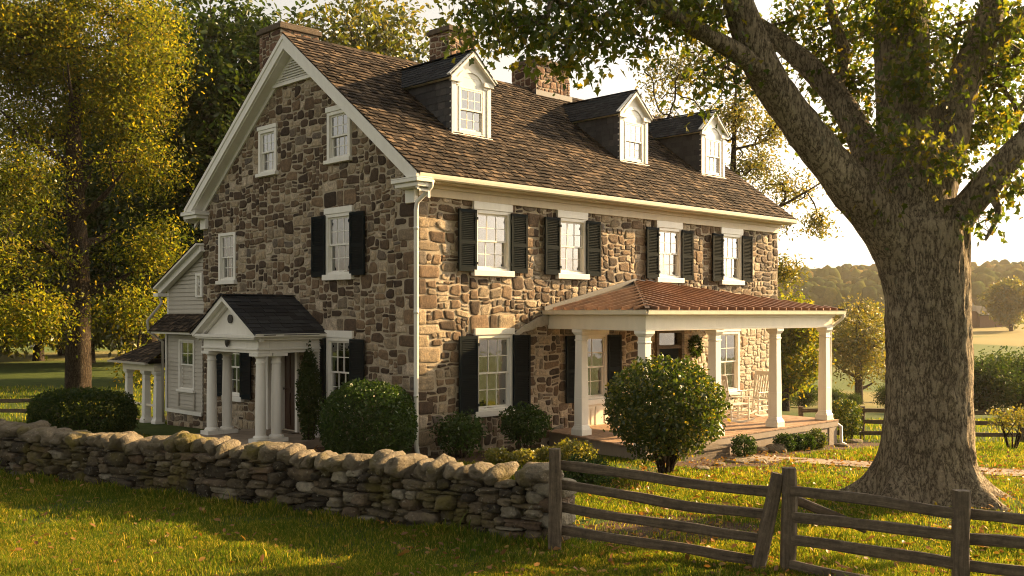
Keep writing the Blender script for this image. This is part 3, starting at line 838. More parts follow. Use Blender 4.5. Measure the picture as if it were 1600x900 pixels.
for sg in (0, 1):
    T = (lambda t: t) if sg == 0 else (lambda t: WID - t)
    for (d0, d1, n0, n1) in ((-.34, -.29, -.02, -.30), (-.29, -.06, -.30, -.33), (-.06, -.002, -.06, -.44), (-.36, -.34, .0, -.10)):
        s0, s1 = d0, d1
        vs = []
        for s in (s0, s1):
            for t, dz in ((RT0, n0), (RTA, n0), (RTA, n1), (RT0, n1)):
                vs.append((s, T(t), RZ0 + RM * (t - RT0) + dz / cs * .9))
        mb.add(vs, [(0, 1, 2, 3), (7, 6, 5, 4), (0, 4, 5, 1), (1, 5, 6, 2), (2, 6, 7, 3), (3, 7, 4, 0)])
mb.build('rake_board', M['white'], house)
for t0, t1 in ((-.50, .34), (WID - .34, WID + .50)):
    mb = MB()
    mb.box(-.42, t0, 5.53, .0, t1, 5.60); mb.box(-.36, t0 + .05, 5.44, .0, t1 - .05, 5.528)
    mb.box(-.10, max(t0, -.02) if t0 < 1 else t0 + .06, 5.16, -.002, t1 - .06 if t0 < 1 else min(t1, WID + .02), 5.438)
    mb.box(-.42, t0, 5.602, -.02, t1, 5.63)
    mb.build('cornice_return', M['white'], house, bevel=.008)
mb = MB()   # louvred vent at the apex
vz0, vz1 = 8.46, RZA - .40
mb.add([F_gable(RTA - (vz1 + .12 - vz0) / RM, .02, vz0 - .1), F_gable(RTA + (vz1 + .12 - vz0) / RM, .02, vz0 - .1), F_gable(RTA, .02, vz1 + .1)], [(0, 1, 2)])
for k in range(9):
    z = vz0 + k * .062; hw = (vz1 - z) / RM - .03
    if hw < .05: break
    q = [(RTA - hw, .03, z + .05), (RTA + hw, .03, z + .05), (RTA + hw, .075, z), (RTA - hw, .075, z)]
    mb.hexa([F_gable(*c) for c in q] + [F_gable(c[0], c[1] + .004, c[2] + .012) for c in q])
hw = (vz1 + .1 - vz0) / RM
mb.box(RTA - hw, .0, vz0 - .1, RTA + hw, .09, vz0 - .02, F_gable)
mb.build('louvred_vent', M['white'], house, fix=True)

# ---- chimneys
def chimney(s0, s1, t0, t1, z0, z1, seed):
    faces = [(lambda a, d, z: (a, t0 - d, z), s0, s1), (lambda a, d, z: (s0 - d, a, z), t0, t1), (lambda a, d, z: (a, t1 + d, z), s0, s1), (lambda a, d, z: (s1 + d, a, z), t0, t1)]
    first = None
    mb = MB(); mb.box(s0 - .07, t0 - .07, z1 - .14, s1 + .07, t1 + .07, z1 - .02); mb.box(s0 - .02, t0 - .02, z1 - .02, s1 + .02, t1 + .02, z1 + .04)
    mb.box(s0 + .01, t0 + .01, z0, s1 - .01, t1 - .01, z1 - .05)
    root = mb.build('chimney', M['chimcap'], house, bevel=.02)
    for k, (F, a0, a1) in enumerate(faces):
        if k > 1: 
            continue
        masonry('stone_face', F, a0, a1, z0, z1 - .14, [], seed=seed + k, parent=root, cell=.075, mats=[M['mortar'], M['chimstone'], M['mortar'], M['chimstone']])
    f = MB(); zb = roofz((t0 + min(t1, 2 * RTA - t0)) / 2)
    if t0 < RTA: f.box(s0 - .06, t0 - .06, roofz(t0) - .1, s1 + .06, t0 + .0, roofz(t0) + .14); f.build('flashing', M['lead'], root)
M['chimstone'] = stone_mat('chimney_stone', [(0, (0.06, 0.033, 0.022)), (0.4, (0.13, 0.07, 0.045)), (0.75, (0.20, 0.115, 0.07)), (1, (0.28, 0.19, 0.13))])
M['chimcap'] = plain('chimney_cap', [(0.3, (0.07, 0.055, 0.04)), (0.7, (0.16, 0.12, 0.085))], 5)
chimney(.30, 1.40, 5.75, 6.75, 7.6, 10.1, 31)
chimney(5.14, 6.10, 5.0, 5.85, 8.4, 10.85, 41)
chimney(7.85, 9.28, 4.3, 5.3, 8.4, 10.3, 51)

# ---- dormers
def dormer(c):
    hw, tf = .61, 1.30
    zb, zt, za = roofz(tf) - .02, 8.34, 8.92
    F = lambda a, d, z: (c + a, tf - d, z)
    mb = MB()   # front casing: posts, apron, head, pediment field
    mb.box(-hw, -.06, zb, -.37, .0, zt, F); mb.box(.37, -.06, zb, hw, .0, zt, F)
    mb.box(-.37, -.06, zb, .37, .0, zb + .12, F); mb.box(-.37, -.06, 8.10, .37, .0, zt, F)
    mb.box(-hw - .03, -.02, zb - .05, hw + .03, .05, zb + .03, F)
    mb.box(-hw, .0, zb + .03, -hw + .12, .02, zt, F); mb.box(hw - .12, .0, zb + .03, hw, .02, zt, F)
    mb.prism([F(-hw - .06, .0, zt), F(hw + .06, .0, zt), F(0, .0, za - .03)], (0, .06, 0))
    root = mb.build('dormer', M['white'], house, bevel=.005)
    md = MB()   # arched moulding and raking cornice
    N = 16; r0, r1 = .37, .47
    for k in range(N):
        q = []
        for d in (.002, .022):
            for (a, r) in ((PI * k / N, r0), (PI * (k + 1) / N, r0), (PI * (k + 1) / N, r1), (PI * k / N, r1)):
                q.append(F(r * math.cos(a), d, 8.14 + min(r * math.sin(a) * .88, .6)))
        md.hexa(q)
    for sg in (-1, 1):
        md.box(sg * .36 if sg > 0 else -hw - .05, .002, 8.20, hw + .05 if sg > 0 else -.36, .07, 8.30, F)
        a, b = Vector(F(sg * (hw + .10), .05, zt - .04)), Vector(F(0, .05, za + .0))
        md.bar(a, b, .12, .10, up=(0, 0, 1))
    md.build('moulding', M['white'], root)
    window(F, -.39, .39, zb + .1, 8.12, parent=house, shutters=(0, 0), lintel=0, cas=.05, sill=0, name='dormer_window', proud=.012, rec=.08, curtain=True)
    ck = MB(); g = random.Random(int(c * 100))   # shingled cheeks
    for sg in (-1, 1):
        X = c + sg * (hw - .01)
        ck.add([(X, tf + .0, zb), (X, (zt - RZ0) / RM + RT0 + .05, zt), (X, tf + .0, zt)], [(0, 1, 2)])
        z = zb
        while z < zt - .02:
            z1 = min(z + .155, zt); tb = (z1 - RZ0) / RM + RT0 + .02; t = tf - .0
            while t < tb:
                w = g.uniform(.12, .26); te = min(t + w - .004, tb)
                th = .014 * g.uniform(.8, 1.2)
                p = [(X, t, z), (X, te, z), (X, te, z1 + .03), (X, t, z1 + .03), (X + sg * (th + .008), t, z + g.uniform(-.006, .006)), (X + sg * (th + .008), te, z), (X + sg * .004, te, z1 + .03), (X + sg * .004, t, z1 + .03)]
                ck.hexa(p); t += w
            z += .155
    ck.build('cheek', M['grayshingle'], root, fix=False)
    rf = MB(); te = (za - RZ0) / RM + RT0 + .1; rw = hw + .13; sl_ = (za + .05 - (zt - .07)) / rw
    ln = math.hypot(rw, rw * sl_)
    for sg in (-1, 1):
        pt = lambda x, u, sg=sg: Vector((c + sg * (rw - u * rw / ln), tf - .12 + x, zt - .07 + u * rw * sl_ / ln))
        shingles(rf, pt, te - tf + .12, ln, .13, .1, .2, .010, g, keep=lambda x, u, pt=pt: pt(x, u).z > RZ0 + RM * (pt(x, u).y - RT0) - .12)
        a = [pt(0, 0), pt(te - tf + .12, 0), pt(te - tf + .12, ln), pt(0, ln)]
        rf.add([q - Vector((0, 0, .012)) for q in a], [(0, 1, 2, 3)])
        rf.bar(pt(0, ln) + Vector((0, 0, .03)), pt(te - tf + .1, ln) + Vector((0, 0, .03)), .10, .02)
    rf.build('dormer_roof', M['slate'], root, fix=False)
    ev = MB()
    for sg in (-1, 1):
        ev.box(c + sg * (hw + .005), tf - .02, zt - .09, c + sg * (hw + .10), (zt - RZ0) / RM + RT0, zt - .05)
    ev.build('eave_trim', M['cream'], root)
for c in (2.64, 8.60, 12.36): dormer(c)

# ------------------------------------------------------------------ side porch with the copper roof
def sq_column(name, s, t, z0, z1, w, parent, mat):
    mb = MB()
    def ring(z, h): return [(s - h, t - h, z), (s + h, t - h, z), (s + h, t + h, z), (s - h, t + h, z)]
    b = w / 2
    prof = [(z0, b * 1.42), (z0 + .13, b * 1.42), (z0 + .16, b * 1.25), (z0 + .20, b * 1.08), (z0 + .24, b), (z0 + (z1 - z0) * .35, b * .99), (z1 - .26, b * .84), (z1 - .25, b * .96), (z1 - .22, b * .96), (z1 - .21, b * .84), (z1 - .13, b * .84), (z1 - .10, b * 1.08), (z1 - .07, b * 1.2), (z1 - .06, b * 1.32), (z1, b * 1.32)]
    for k in range(len(prof) - 1):
        mb.hexa(ring(*prof[k]) + ring(*prof[k + 1]))
    return mb.build(name, mat, parent, bevel=.006)
PZ = .21
porch = MB()   # floor boards are the body of the porch
PO = [(3.0, -3.52), (10.85, -3.52), (10.85, 0), (3.85, 0)]
x = 3.0; g = random.Random(5)
while x < 10.84:
    w = min(.115, 10.85 - x)
    t1 = 0 if x > 3.85 else -3.52 + 3.52 * (x - 3.0 + w) / .85
    z = PZ + g.uniform(-.002, .002)
    porch.box(x, -3.54, PZ - .03, x + w - .005, t1 - .003, z); x += .115
porch = porch.build('porch', M['plank'], house)
mb = MB()
mb.box(3.04, -3.50, -.9, 10.81, -3.46, PZ - .035); mb.box(10.77, -3.46, -.9, 10.81, -.01, PZ - .035)
mb.prism([(3.04, -3.5, -.9), (3.88, -.01, -.9), (3.92, -.01, -.9), (3.08, -3.5, -.9)], (0, 0, .9 + PZ - .035))
mb.box(3.0, -3.53, PZ - .17, 10.85, -3.505, PZ - .034); mb.box(10.815, -3.505, PZ - .17, 10.85, -.01, PZ - .034)
for s in (5.7, 8.2, 10.6): mb.box(s - .2, -3.52, -.9, s + .2, -3.506, PZ - .18)
mb.build('skirt', M['skirt'] if 'skirt' in M else M['oldwood'], porch)
mb = MB(); mb.box(3.45, -3.96, -.4, 5.3, -3.55, .07); mb.box(3.40, -3.99, .072, 5.35, -3.55, .10)
mb.build('step', M['oldwood'], porch)
for s, t in ((3.23, -3.3), (3.72, -1.15), (5.7, -3.3), (8.2, -3.3), (10.55, -3.3)): sq_column('column', s, t, PZ + .002, 2.55, .228, porch, M['white'])
mb = MB()
B0, B1 = 2.552, 2.88
mb.box(3.09, -3.44, B0, 10.70, -3.16, B1); mb.box(10.42, -3.16, B0, 10.70, -.01, B1)
mb.prism([(3.10, -3.16, B0), (3.38, -3.16, B0), (4.12, -.01, B0), (3.84, -.01, B0)], (0, 0, B1 - B0))
mb.box(3.05, -3.48, B1 - .07, 10.74, -3.441, B1 - .0); mb.box(3.07, -3.46, B0 - .0, 10.72, -3.441, B0 + .05)
mb.prism([(3.38, -3.16, B1 - .06), (10.42, -3.16, B1 - .06), (10.42, -.02, B1 - .06), (4.14, -.02, B1 - .06)], (0, 0, .03))
mb.build('beam', M['cream'], porch, bevel=.005)
EZ = 2.955
A_, B_, C_, D_ = Vector((3.70, 0, EZ)), Vector((2.90, -3.64, EZ)), Vector((10.92, -3.64, EZ)), Vector((10.92, 0, EZ))
T1, T2 = Vector((7.05, .0, 3.68)), Vector((7.55, .0, 3.68))
mb = MB()
mb.add([B_, C_, T2, T1], [(0, 1, 2, 3)]); mb.add([A_, B_, T1], [(0, 1, 2)]); mb.add([C_, D_, T2], [(0, 1, 2)])
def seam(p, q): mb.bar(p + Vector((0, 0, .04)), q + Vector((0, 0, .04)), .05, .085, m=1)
n = 23
for k in range(1, n):
    s = B_.x + (C_.x - B_.x) * k / n
    t_end = 0.0; f = None
    if s < T1.x: f = (s - B_.x) / (T1.x - B_.x)
    elif s > T2.x: f = (C_.x - s) / (C_.x - T2.x)
    else: f = 1
    seam(Vector((s, B_.y, EZ)), Vector((s, B_.y * (1 - f), EZ + (3.68 - EZ) * f)))
dl = (A_ - B_)
for k in range(1, 9):
    p = B_ + dl * (k / 9)
    nn = Vector((dl.y, -dl.x, 0)).normalized()
    # march up the left slope until it meets the hip or the wall
    q = p.copy(); best = p
    for u in np.linspace(0, 5, 100):
        c = p + nn * u
        f = None
        # plane height through A_,B_,T1
        nrm = (B_ - A_).cross(T1 - A_); c.z = A_.z - (nrm.x * (c.x - A_.x) + nrm.y * (c.y - A_.y)) / nrm.z
        hipx = B_.x + (T1.x - B_.x) * (c.y - B_.y) / (T1.y - B_.y)
        if c.x > hipx or c.y > 0: break
        best = c.copy()
    if (best - p).length > .1: seam(p, best)
mb.bar(B_ + Vector((0, 0, .03)), T1 + Vector((0, 0, .03)), .09, .05); mb.bar(C_ + Vector((0, 0, .03)), T2 + Vector((0, 0, .03)), .09, .05)
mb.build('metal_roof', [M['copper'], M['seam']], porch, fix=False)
mb = MB(); mb.box(3.75, -.05, 3.64, 3.76, -.002, 3.66)
mb.bar(A_ + Vector((0, -.03, .05)), T1 + Vector((0, -.03, .06)), .03, .11); mb.bar(T2 + Vector((0, -.03, .06)), D_ + Vector((0, -.03, .05)), .03, .11)
mb.box(T1.x - .02, -.05, 3.66, T2.x + .02, -.002, 3.76)
mb.build('flashing', M['lead'], porch)
mb = MB()
gp = [(0, .02), (0, -.05), (-.03, -.085), (-.07, -.07), (-.085, .0), (-.095, .02), (-.07, .02), (-.055, -.045), (-.03, -.06), (-.015, .02)]
mb.prism([(B_.x - .03, B_.y + .03 + a, EZ + z) for a, z in gp], (C_.x - B_.x + .06, 0, 0))
dn = dl.normalized(); nl = Vector((-dn.y, dn.x, 0))
mb.prism([B_ + nl * (a * -1 - .03) * 1 + Vector((0, 0, z)) for a, z in gp], dl)
mb.prism([(C_.x - .03 - a, -3.6, EZ + z) for a, z in gp], (0, 3.6, 0))
mb.prism([B_ + Vector((.02, .03, -.02)), C_ + Vector((-.02, .03, -.02)), C_ + Vector((-.2, .22, -.02)), B_ + Vector((.2, .22, -.02))], (0, 0, -.05))
mb.prism([B_ + Vector((.02, .03, -.022)), A_ + Vector((.03, 0, -.022)), A_ + Vector((.2, 0, -.022)), B_ + Vector((.2, .2, -.022))], (0, 0, -.05))
mb.build('gutter', M['cream'], porch)
mb = MB(); mb.tube([(10.88, -3.66, 2.88), (10.88, -3.62, 2.78), (10.76, -3.40, 2.58), (10.74, -3.36, 2.45), (10.74, -3.36, .35), (10.80, -3.40, .16), (10.93, -3.56, .02), (10.93, -3.56, -.38), (10.99, -3.70, -.46)], .042, 12)
mb.build('downspout', M['white'], porch, smooth=True)
# pale raking strip on the wall at the left end of the porch roof
mb = MB(); g = random.Random(4); N = 14; up = []; lo = []
for k in range(N + 1):
    f = k / N; s = 2.72 + (3.98 - 2.72) * f; zc = 2.42 + .52 * f ** .8
    w = .05 + .30 * f
    up.append((s, zc + .03 + g.uniform(-.012, .012))); lo.append((s + .05, zc - w * .75 + g.uniform(-.02, .02)))
pl = up + lo[::-1]
mb.prism([(a, -.055, z) for a, z in pl], (0, .05, 0)); mb.build('pale_strip', M['palestrip'] if 'palestrip' in M else M['palemortar'], house)

# ------------------------------------------------------------------ small pedimented portico at the gable door
mb = MB(); mb.box(-1.85, 3.15, -.3, -.04, 6.15, .07)
po = mb.build('portico', M['flag'], house, bevel=.02)
for s in (-1.52, -1.13):
    for t in (3.56, 5.78):
        c = MB(); b = .118
        c.box(s - .19, t - .19, .072, s + .19, t + .19, .16)
        c.lathe([(.165, .161), (.17, .19), (.155, .215), (b, .235), (b, .9), (b * .97, 1.2), (b * .85, 1.80), (b * 1.0, 1.805), (b * 1.0, 1.835), (b * .85, 1.84), (b * .85, 1.91), (b * 1.1, 1.945), (b * 1.25, 1.965)], s, t, 24)
        c.box(s - .18, t - .18, 1.966, s + .18, t + .18, 2.03)
        o = c.build('column', M['white'], po)
for t in (3.56, 5.78):
    c = MB(); c.box(-.12, t - .13, .072, -.004, t + .13, 2.03); c.build('pilaster', M['white'], po, bevel=.006)
mb = MB()
mb.box(-1.66, 3.42, 2.032, -1.38, 5.92, 2.36); mb.box(-1.38, 3.42, 2.032, -.01, 3.70, 2.36); mb.box(-1.38, 5.64, 2.032, -.01, 5.92, 2.36)
mb.box(-1.70, 3.38, 2.10, -.01, 3.418, 2.14); mb.box(-1.70, 3.38, 2.10, -1.662, 5.96, 2.14)
mb.box(-1.66, 3.7, 2.30, -.01, 5.64, 2.33)
mb.box(-1.84, 3.26, 2.362, -.01, 6.10, 2.43); mb.box(-1.80, 3.30, 2.32, -.01, 3.418, 2.36); mb.box(-1.80, 3.30, 2.32, -1.662, 6.06, 2.36)
mb.build('entablature', M['white'], po, bevel=.006)
TC = 4.68; ZP, ZA = 2.43, 3.28
mb = MB()
mb.prism([(-1.62, 3.42, ZP), (-1.62, 5.94, ZP), (-1.62, TC, ZA - .12)], (.05, 0, 0))
for sg in (-1, 1):
    a = Vector((-1.74, TC + sg * 1.44, ZP - .02)); b = Vector((-1.74, TC, ZA - .03))
    mb.bar(a, b, .22, .11); mb.bar(a + Vector((.07, 0, -.10)), b + Vector((.07, 0, -.10)), .08, .08)
mb.build('pediment', M['white'], po)
mb = MB(); mb.tube([(-1.66, TC, 2.78), (-1.63, TC, 2.78)], .10, 16)
md = mb.build('vent', M['iron'], po); md.scale = (1, 1, 1)
mb = MB(); g = random.Random(77)
for sg in (-1, 1):
    rw = 1.5; sl_ = (ZA - ZP + .04) / rw; ln = math.hypot(rw, rw * sl_)
    pt = lambda x, u, sg=sg: Vector((-1.88 + x, TC + sg * (rw - u * rw / ln), ZP + .0 + u * rw * sl_ / ln))
    shingles(mb, pt, 1.87, ln, .16, .2, .36, .010, g)
    mb.add([pt(0, 0) - Vector((0, 0, .012)), pt(1.87, 0) - Vector((0, 0, .012)), pt(1.87, ln) - Vector((0, 0, .012)), pt(0, ln) - Vector((0, 0, .012))], [(0, 1, 2, 3)])
    mb.bar(pt(0, ln) + Vector((0, sg * .04, .015)), pt(1.87, ln) + Vector((0, sg * .04, .015)), .12, .02)
mb.build('roof', M['slate'], po, fix=False)
mb = MB(); mb.box(-1.86, 3.165, 2.40, -.01, 3.23, 2.46); mb.box(-1.86, 6.13, 2.40, -.01, 6.195, 2.46); mb.build('gutter', M['white'], po)
mb = MB(); mb.tube([(-1.72, TC, 2.30), (-1.72, TC, 2.25), (-1.72, TC, 2.2), (-1.72, TC, 2.15)], [.05, .055, .045, .02], 10); mb.build('lamp', M['iron'], po)

# ------------------------------------------------------------------ clapboard wing and open rear porch on the left
def clapboards(mb, Fr, a0, a1, z0, ztop, expo=.115, hole=None, m=0):
    z = z0
    while z < max(ztop(a0), ztop(a1)):
        segs = [(a0, a1)]
        if hole and hole[2] - .01 < z + expo / 2 < hole[3] + .01: segs = [(a0, hole[0]), (hole[1], a1)]
        for x0, x1 in segs:
            zt = z + expo + .02
            ta, tb = ztop(x0), ztop(x1)
            if zt > min(ta, tb):   # trim the board to the raking top
                if z >= max(ta, tb): continue
                f = lambda zz: x0 if abs(ta - tb) < 1e-6 else x0 + (x1 - x0) * (zz - ta) / (tb - ta)
                if ta > tb: x1 = min(x1, max(x0 + .02, f(z)))
                else: x0 = max(x0, min(x1 - .02, f(z)))
            q = [(x0, .0, z), (x1, .0, z), (x1, .0, min(zt, max(ztop(x1), z + .01))), (x0, .0, min(zt, max(ztop(x0), z + .01)))]
            mb.hexa([Fr(*c) for c in q] + [Fr(c[0], .034 if k < 2 else .004, c[2]) for k, c in enumerate(q)])
        z += expo
wt = lambda t: 4.66 - (t - 9.2) * .44
Fw = lambda a, d, z: (.06 - d, a, z)
mb = MB(); clapboards(mb, Fw, 9.18, 11.42, -.3, wt)
mb.add([(.065, 9.18, -.8), (.065, 11.42, -.8), (.065, 11.42, wt(11.42)), (.065, 9.18, wt(9.18))], [(0, 1, 2, 3)])
mb.add([(.065, 11.42, -.8), (6, 11.42, -.8), (6, 11.42, wt(11.42)), (.065, 11.42, wt(11.42))], [(0, 1, 2, 3)])
wing = mb.build('clapboard_wing', M['clap'], house)
mb = MB(); mb.box(.03, 11.34, -.3, .10, 11.45, wt(11.4))
mb.bar((-.10, 9.1, wt(9.1) + .06), (-.10, 11.72, wt(11.72) + .06), .32, .06); mb.bar((-.06, 9.1, wt(9.1) - .05), (-.06, 11.66, wt(11.66) - .05), .16, .18)
mb.box(-.24, 11.45, wt(11.6) - .22, .1, 11.75, wt(11.6) - .12)
mb.build('rake_board', M['white'], wing, bevel=.005)
mb = MB(); g = random.Random(91)
cw = 1 / math.sqrt(1 + .44 ** 2)
shingles(mb, lambda x, u: Vector((-.28 + x, 11.78 - u * cw, wt(11.78) + .10 + .44 * u * cw)), 6.3, 2.66 / cw, .16, .1, .22, .014, g)
mb.build('roof', M['shake'], wing, fix=False)
window(lambda a, d, z: (.03 - d, a, z), 9.24, 9.62, 3.34, 4.0, parent=house, shutters=(0, 0), lintel=0, sill=0, cols=2, name='window', curtain=False)
mb = MB(); mb.tube([(-.12, 11.6, wt(11.6) - .2), (-.1, 11.5, 3.2), (-.52, 11.5, 2.7), (-.50, 11.48, 2.4), (-.10, 11.44, 2.1), (-.08, 11.44, -.2)], .04, 10); mb.build('downspout', M['clap'], wing, smooth=True)
# shallow bay below with a pent roof
Fb = lambda a, d, z: (-.0 - d, a, z)
mb = MB(); clapboards(mb, Fb, 9.20, 11.36, .16, lambda t: 2.36, .115, (9.66, 10.54, .78, 2.2))
for h in ((9.20, 9.69, .1, 2.36), (10.51, 11.36, .1, 2.36), (9.69, 10.51, .1, .81), (9.69, 10.51, 2.17, 2.36)):
    mb.add([Fb(h[0], -.001, h[2]), Fb(h[1], -.001, h[2]), Fb(h[1], -.001, h[3]), Fb(h[0], -.001, h[3])], [(0, 1, 2, 3)])
mb.add([(-.001, 11.36, .1), (.06, 11.36, .1), (.06, 11.36, 2.36), (-.001, 11.36, 2.36)], [(0, 1, 2, 3)])
for q in ((9.6, 10.6, .68, .74), (9.6, 10.6, .26, .32), (9.6, 9.66, .32, .68), (10.54, 10.6, .32, .68)): mb.box(-.055, q[0], q[2], -.03, q[1], q[3])
bay = mb.build('bay', M['clap'], house)
window(Fb, 9.64, 10.56, .80, 2.18, parent=house, shutters=(0, 0), lintel=0, sill=.07, cas=.07, cols=2, curtain=False, proud=.05)
masonry('bay_foundation', lambda a, d, z: (-.0 - d, a, z), 9.2, 11.36, -.8, .13, [], seed=61, parent=bay)
mb = MB(); mb.box(-.06, 9.20, .12, -.038, 11.38, .22); mb.box(-.06, 11.28, .22, -.036, 11.37, 2.36); mb.box(-.44, 9.12, 2.34, -.36, 11.50, 2.42); mb.box(-.36, 9.2, 2.36, -.0, 11.40, 2.39); mb.build('trim', M['white'], bay)
mb = MB(); shingles(mb, lambda x, u: Vector((-.50 + u * .76, 9.10 + x, 2.42 + u * .65)), 2.42, .72, .13, .1, .2, .012, g)
mb.prism([(-.50, 9.10, 2.40), (.06, 9.10, 2.40), (.06, 9.10, 2.88)], (0, 2.42, 0)); mb.build('pent_roof', M['shake'], bay, fix=False)

mb = MB(); mb.box(-.35, 11.6, -.9, 3.2, 14.2, -.32)
rp = mb.build('rear_porch', M['plank'], house)
for s, t in ((-.15, 13.60), (-.15, 12.40), (.25, 12.45), (2.9, 13.6), (-.1, 11.75), (2.9, 12.5)): sq_column('column', s, t, -.318, 1.24, .20, rp, M['white'])
mb = MB(); mb.box(-.28, 11.6, 1.242, -.02, 13.75, 1.46); mb.box(-.02, 13.47, 1.242, 3.05, 13.73, 1.46); mb.box(2.8, 11.6, 1.242, 3.05, 13.47, 1.46)
mb.box(-.20, 12.6, .22, -.12, 13.8, .28); mb.box(-.20, 11.7, .22, -.12, 12.5, .28)
mb.build('beam', M['cream'], rp, bevel=.005)
mb = MB(); E = 1.50; fl, bl, fr_, br, tp, tp2 = Vector((-.55, 14.05, E)), Vector((3.3, 14.05, E)), Vector((-.55, 11.44, E)), Vector((3.3, 11.44, E)), Vector((1.1, 11.44, 2.62)), Vector((1.7, 11.44, 2.62))
def tri_shingles(a, b, c, d, expo):
    """courses between eave a-b and top d-c"""
    L_ = ((d - a) + (c - b)).length / 2; rows = max(2, int(L_ / expo))
    nrm = (b - a).cross(d - a).normalized(); nrm = nrm if nrm.z > 0 else -nrm
    for r in range(rows):
        f0, f1 = r / rows, min(1, (r + 1.5) / rows)
        pa, pb, qa, qb = a.lerp(d, f0), b.lerp(c, f0), a.lerp(d, f1), b.lerp(c, f1)
        n = max(1, int((pb - pa).length / .17))
        for k in range(n):
            e0, e1 = k / n, (k + .96) / n; j = g.uniform(.01, .024)
            mb.add([pa.lerp(pb, e0) + nrm * j, pa.lerp(pb, e1) + nrm * j, qa.lerp(qb, e1), qa.lerp(qb, e0), pa.lerp(pb, e0), pa.lerp(pb, e1)], [(0, 1, 2, 3), (4, 5, 1, 0)])
tri_shingles(fr_, fl, tp, tp, .15); tri_shingles(fl, bl, tp2, tp, .15); tri_shingles(bl, br, tp2, tp2, .15)
mb.add([fl - Vector((0, 0, .02)), bl - Vector((0, 0, .02)), br - Vector((0, 0, .02)), fr_ - Vector((0, 0, .02))], [(0, 1, 2, 3)])
mb.build('roof', M['shake'], rp, fix=False)
mb = MB(); mb.box(-.60, 11.5, E - .05, -.50, 14.10, E + .01); mb.box(-.5, 14.0, E - .05, 3.3, 14.10, E + .01); mb.build('gutter', M['clap'], rp)

# ------------------------------------------------------------------ beds and path
def L2(s, t): p = loc(s, t, 0); return (p.x, p.y)
drape('flagstone_path', [((4.5, 21.0), (5.0, 21.9)), ((5.8, 20.2), (6.3, 21.1)), ((7.4, 19.1), (8.0, 20.0)), ((9.2, 18.0), (9.8, 18.95)), ((11.5, 17.2), (11.9, 18.2)), ((15, 16.6), (15.2, 17.7)), ((22, 16.2), (22, 17.4))], M['flag'], .014)
drape('mulch_bed', [(L2(-.2, -1.3), L2(-.2, -.02)), (L2(1.2, -1.7), L2(1.2, -.02)), (L2(2.6, -2.2), L2(2.6, -.02)), (L2(3.0, -4.9), L2(3.0, -3.3)), (L2(4.6, -5.5), L2(4.6, -3.4)), (L2(6.4, -4.7), L2(6.4, -3.4)), (L2(8.4, -4.4), L2(8.4, -3.4)), (L2(10.6, -4.6), L2(10.6, -3.4)), (L2(12.0, -4.5), L2(12.0, -3.3))], M['mulch'], .010)
drape('mulch_bed', [(L2(-1.9, -.3), L2(-.02, -.3)), (L2(-2.0, 1.4), L2(-.02, 1.4)), (L2(-1.4, 3.1), L2(-.02, 3.1))], M['mulch'], .008)
drape('bare_soil', [((.9, 12.4), (1.0, 13.6)), ((2.1, 12.4), (2.4, 15.2)), ((3.2, 13.2), (3.4, 15.4)), ((4.0, 14.2), (4.1, 15.0))], M['mulch'], .006)

# ------------------------------------------------------------------ dry-stone wall
def ico(sub):
    b = bmesh.new(); bmesh.ops.create_icosphere(b, subdivisions=sub, radius=1)
    v = np.array([x.co[:] for x in b.verts]); f = [[q.index for q in p.verts] for p in b.faces]; b.free()
    return v, f
ICO2, ICO3 = ico(2), ico(3)
def boulder(c, half, p, seed, rot=None, tmpl=ICO2, rough=.10, freq=1.6):
    v, f = tmpl
    r = (np.abs(v) ** p).sum(1) ** (-1.0 / p)
    q = v * r[:, None]
    o = np.array([seed * 1.37, seed * .73, seed * 2.1])
    q = q * (1 + rough * vn(v * freq + o, 1)[:, None] + rough * .45 * vn(v * freq * 2.7 + o, 2)[:, None] - rough * .32 * np.abs(vn(v * freq * 5.5 + o, 3))[:, None])
    q = q * np.array(half)
    if rot is not None: q = q @ np.array(rot.to_3x3()).T
    return q + np.array(c), f
WB = Vector((.36, 12.55, 0)); WA = math.atan2(.490, -.872)
wall = empty('dry_stone_wall', WB, WA, 'long low dry-stone wall of lichened fieldstones with rounded cap stones, across the front lawn', 'wall')
wx_ = Vector((math.cos(WA), math.sin(WA), 0)); wy_ = Vector((-wx_.y, wx_.x, 0))
def wz(a): p = WB + wx_ * a; return h1(p.x, p.y)
WL = 17.0
def wtop(a): return .70 - .0035 * a + .03 * math.sin(a * 1.3) + .02 * math.sin(a * 3.1)
g = random.Random(31)
mb = MB()
cell = .052; nx, nz = int(WL / cell), 15
occ = np.zeros((nx, nz), dtype=bool)
sz = [(6, 2, 4), (8, 2, 3), (5, 3, 3.4), (4, 2, 4), (7, 3, 3), (9, 3, 2.2), (6, 4, 1.8), (8, 1, 4), (6, 1, 4), (3, 2, 2), (10, 2, 1.5), (8, 4, 1.1), (4, 3, 2), (11, 4, .7)]
for j in range(nz):
    for i in range(nx):
        if occ[i, j] or j * cell > wtop(i * cell) - .02: continue
        for w, h, _ in sorted(sz, key=lambda s: -g.random() ** (1 / s[2])) + [(3, 1, 1), (2, 1, 1), (1, 1, 1)]:
            if i + w > nx or occ[i:i + w, j:min(j + h, nz)].any() or (j + h) * cell > wtop(i * cell) + .05: continue
            occ[i:i + w, j:j + h] = True
            cx, cz = (i + w / 2) * cell, (j + h / 2) * cell
            a = cx; rot = Matrix.Rotation(g.uniform(-.09, .09), 3, 'Y') @ Matrix.Rotation(g.uniform(-.15, .15), 3, 'Z')
            dep = g.uniform(.12, .2) if w * h > 4 else .09
            q, f = boulder((cx, -.14 + g.uniform(-.045, .045), cz + wz(a) - .03), (w * cell / 2 * 1.0, dep, h * cell / 2 * 1.0), g.choice((3.5, 5, 7, 9)), g.random() * 300, rot, ICO3, .20, 1.9)
            mb.add(q, f); break
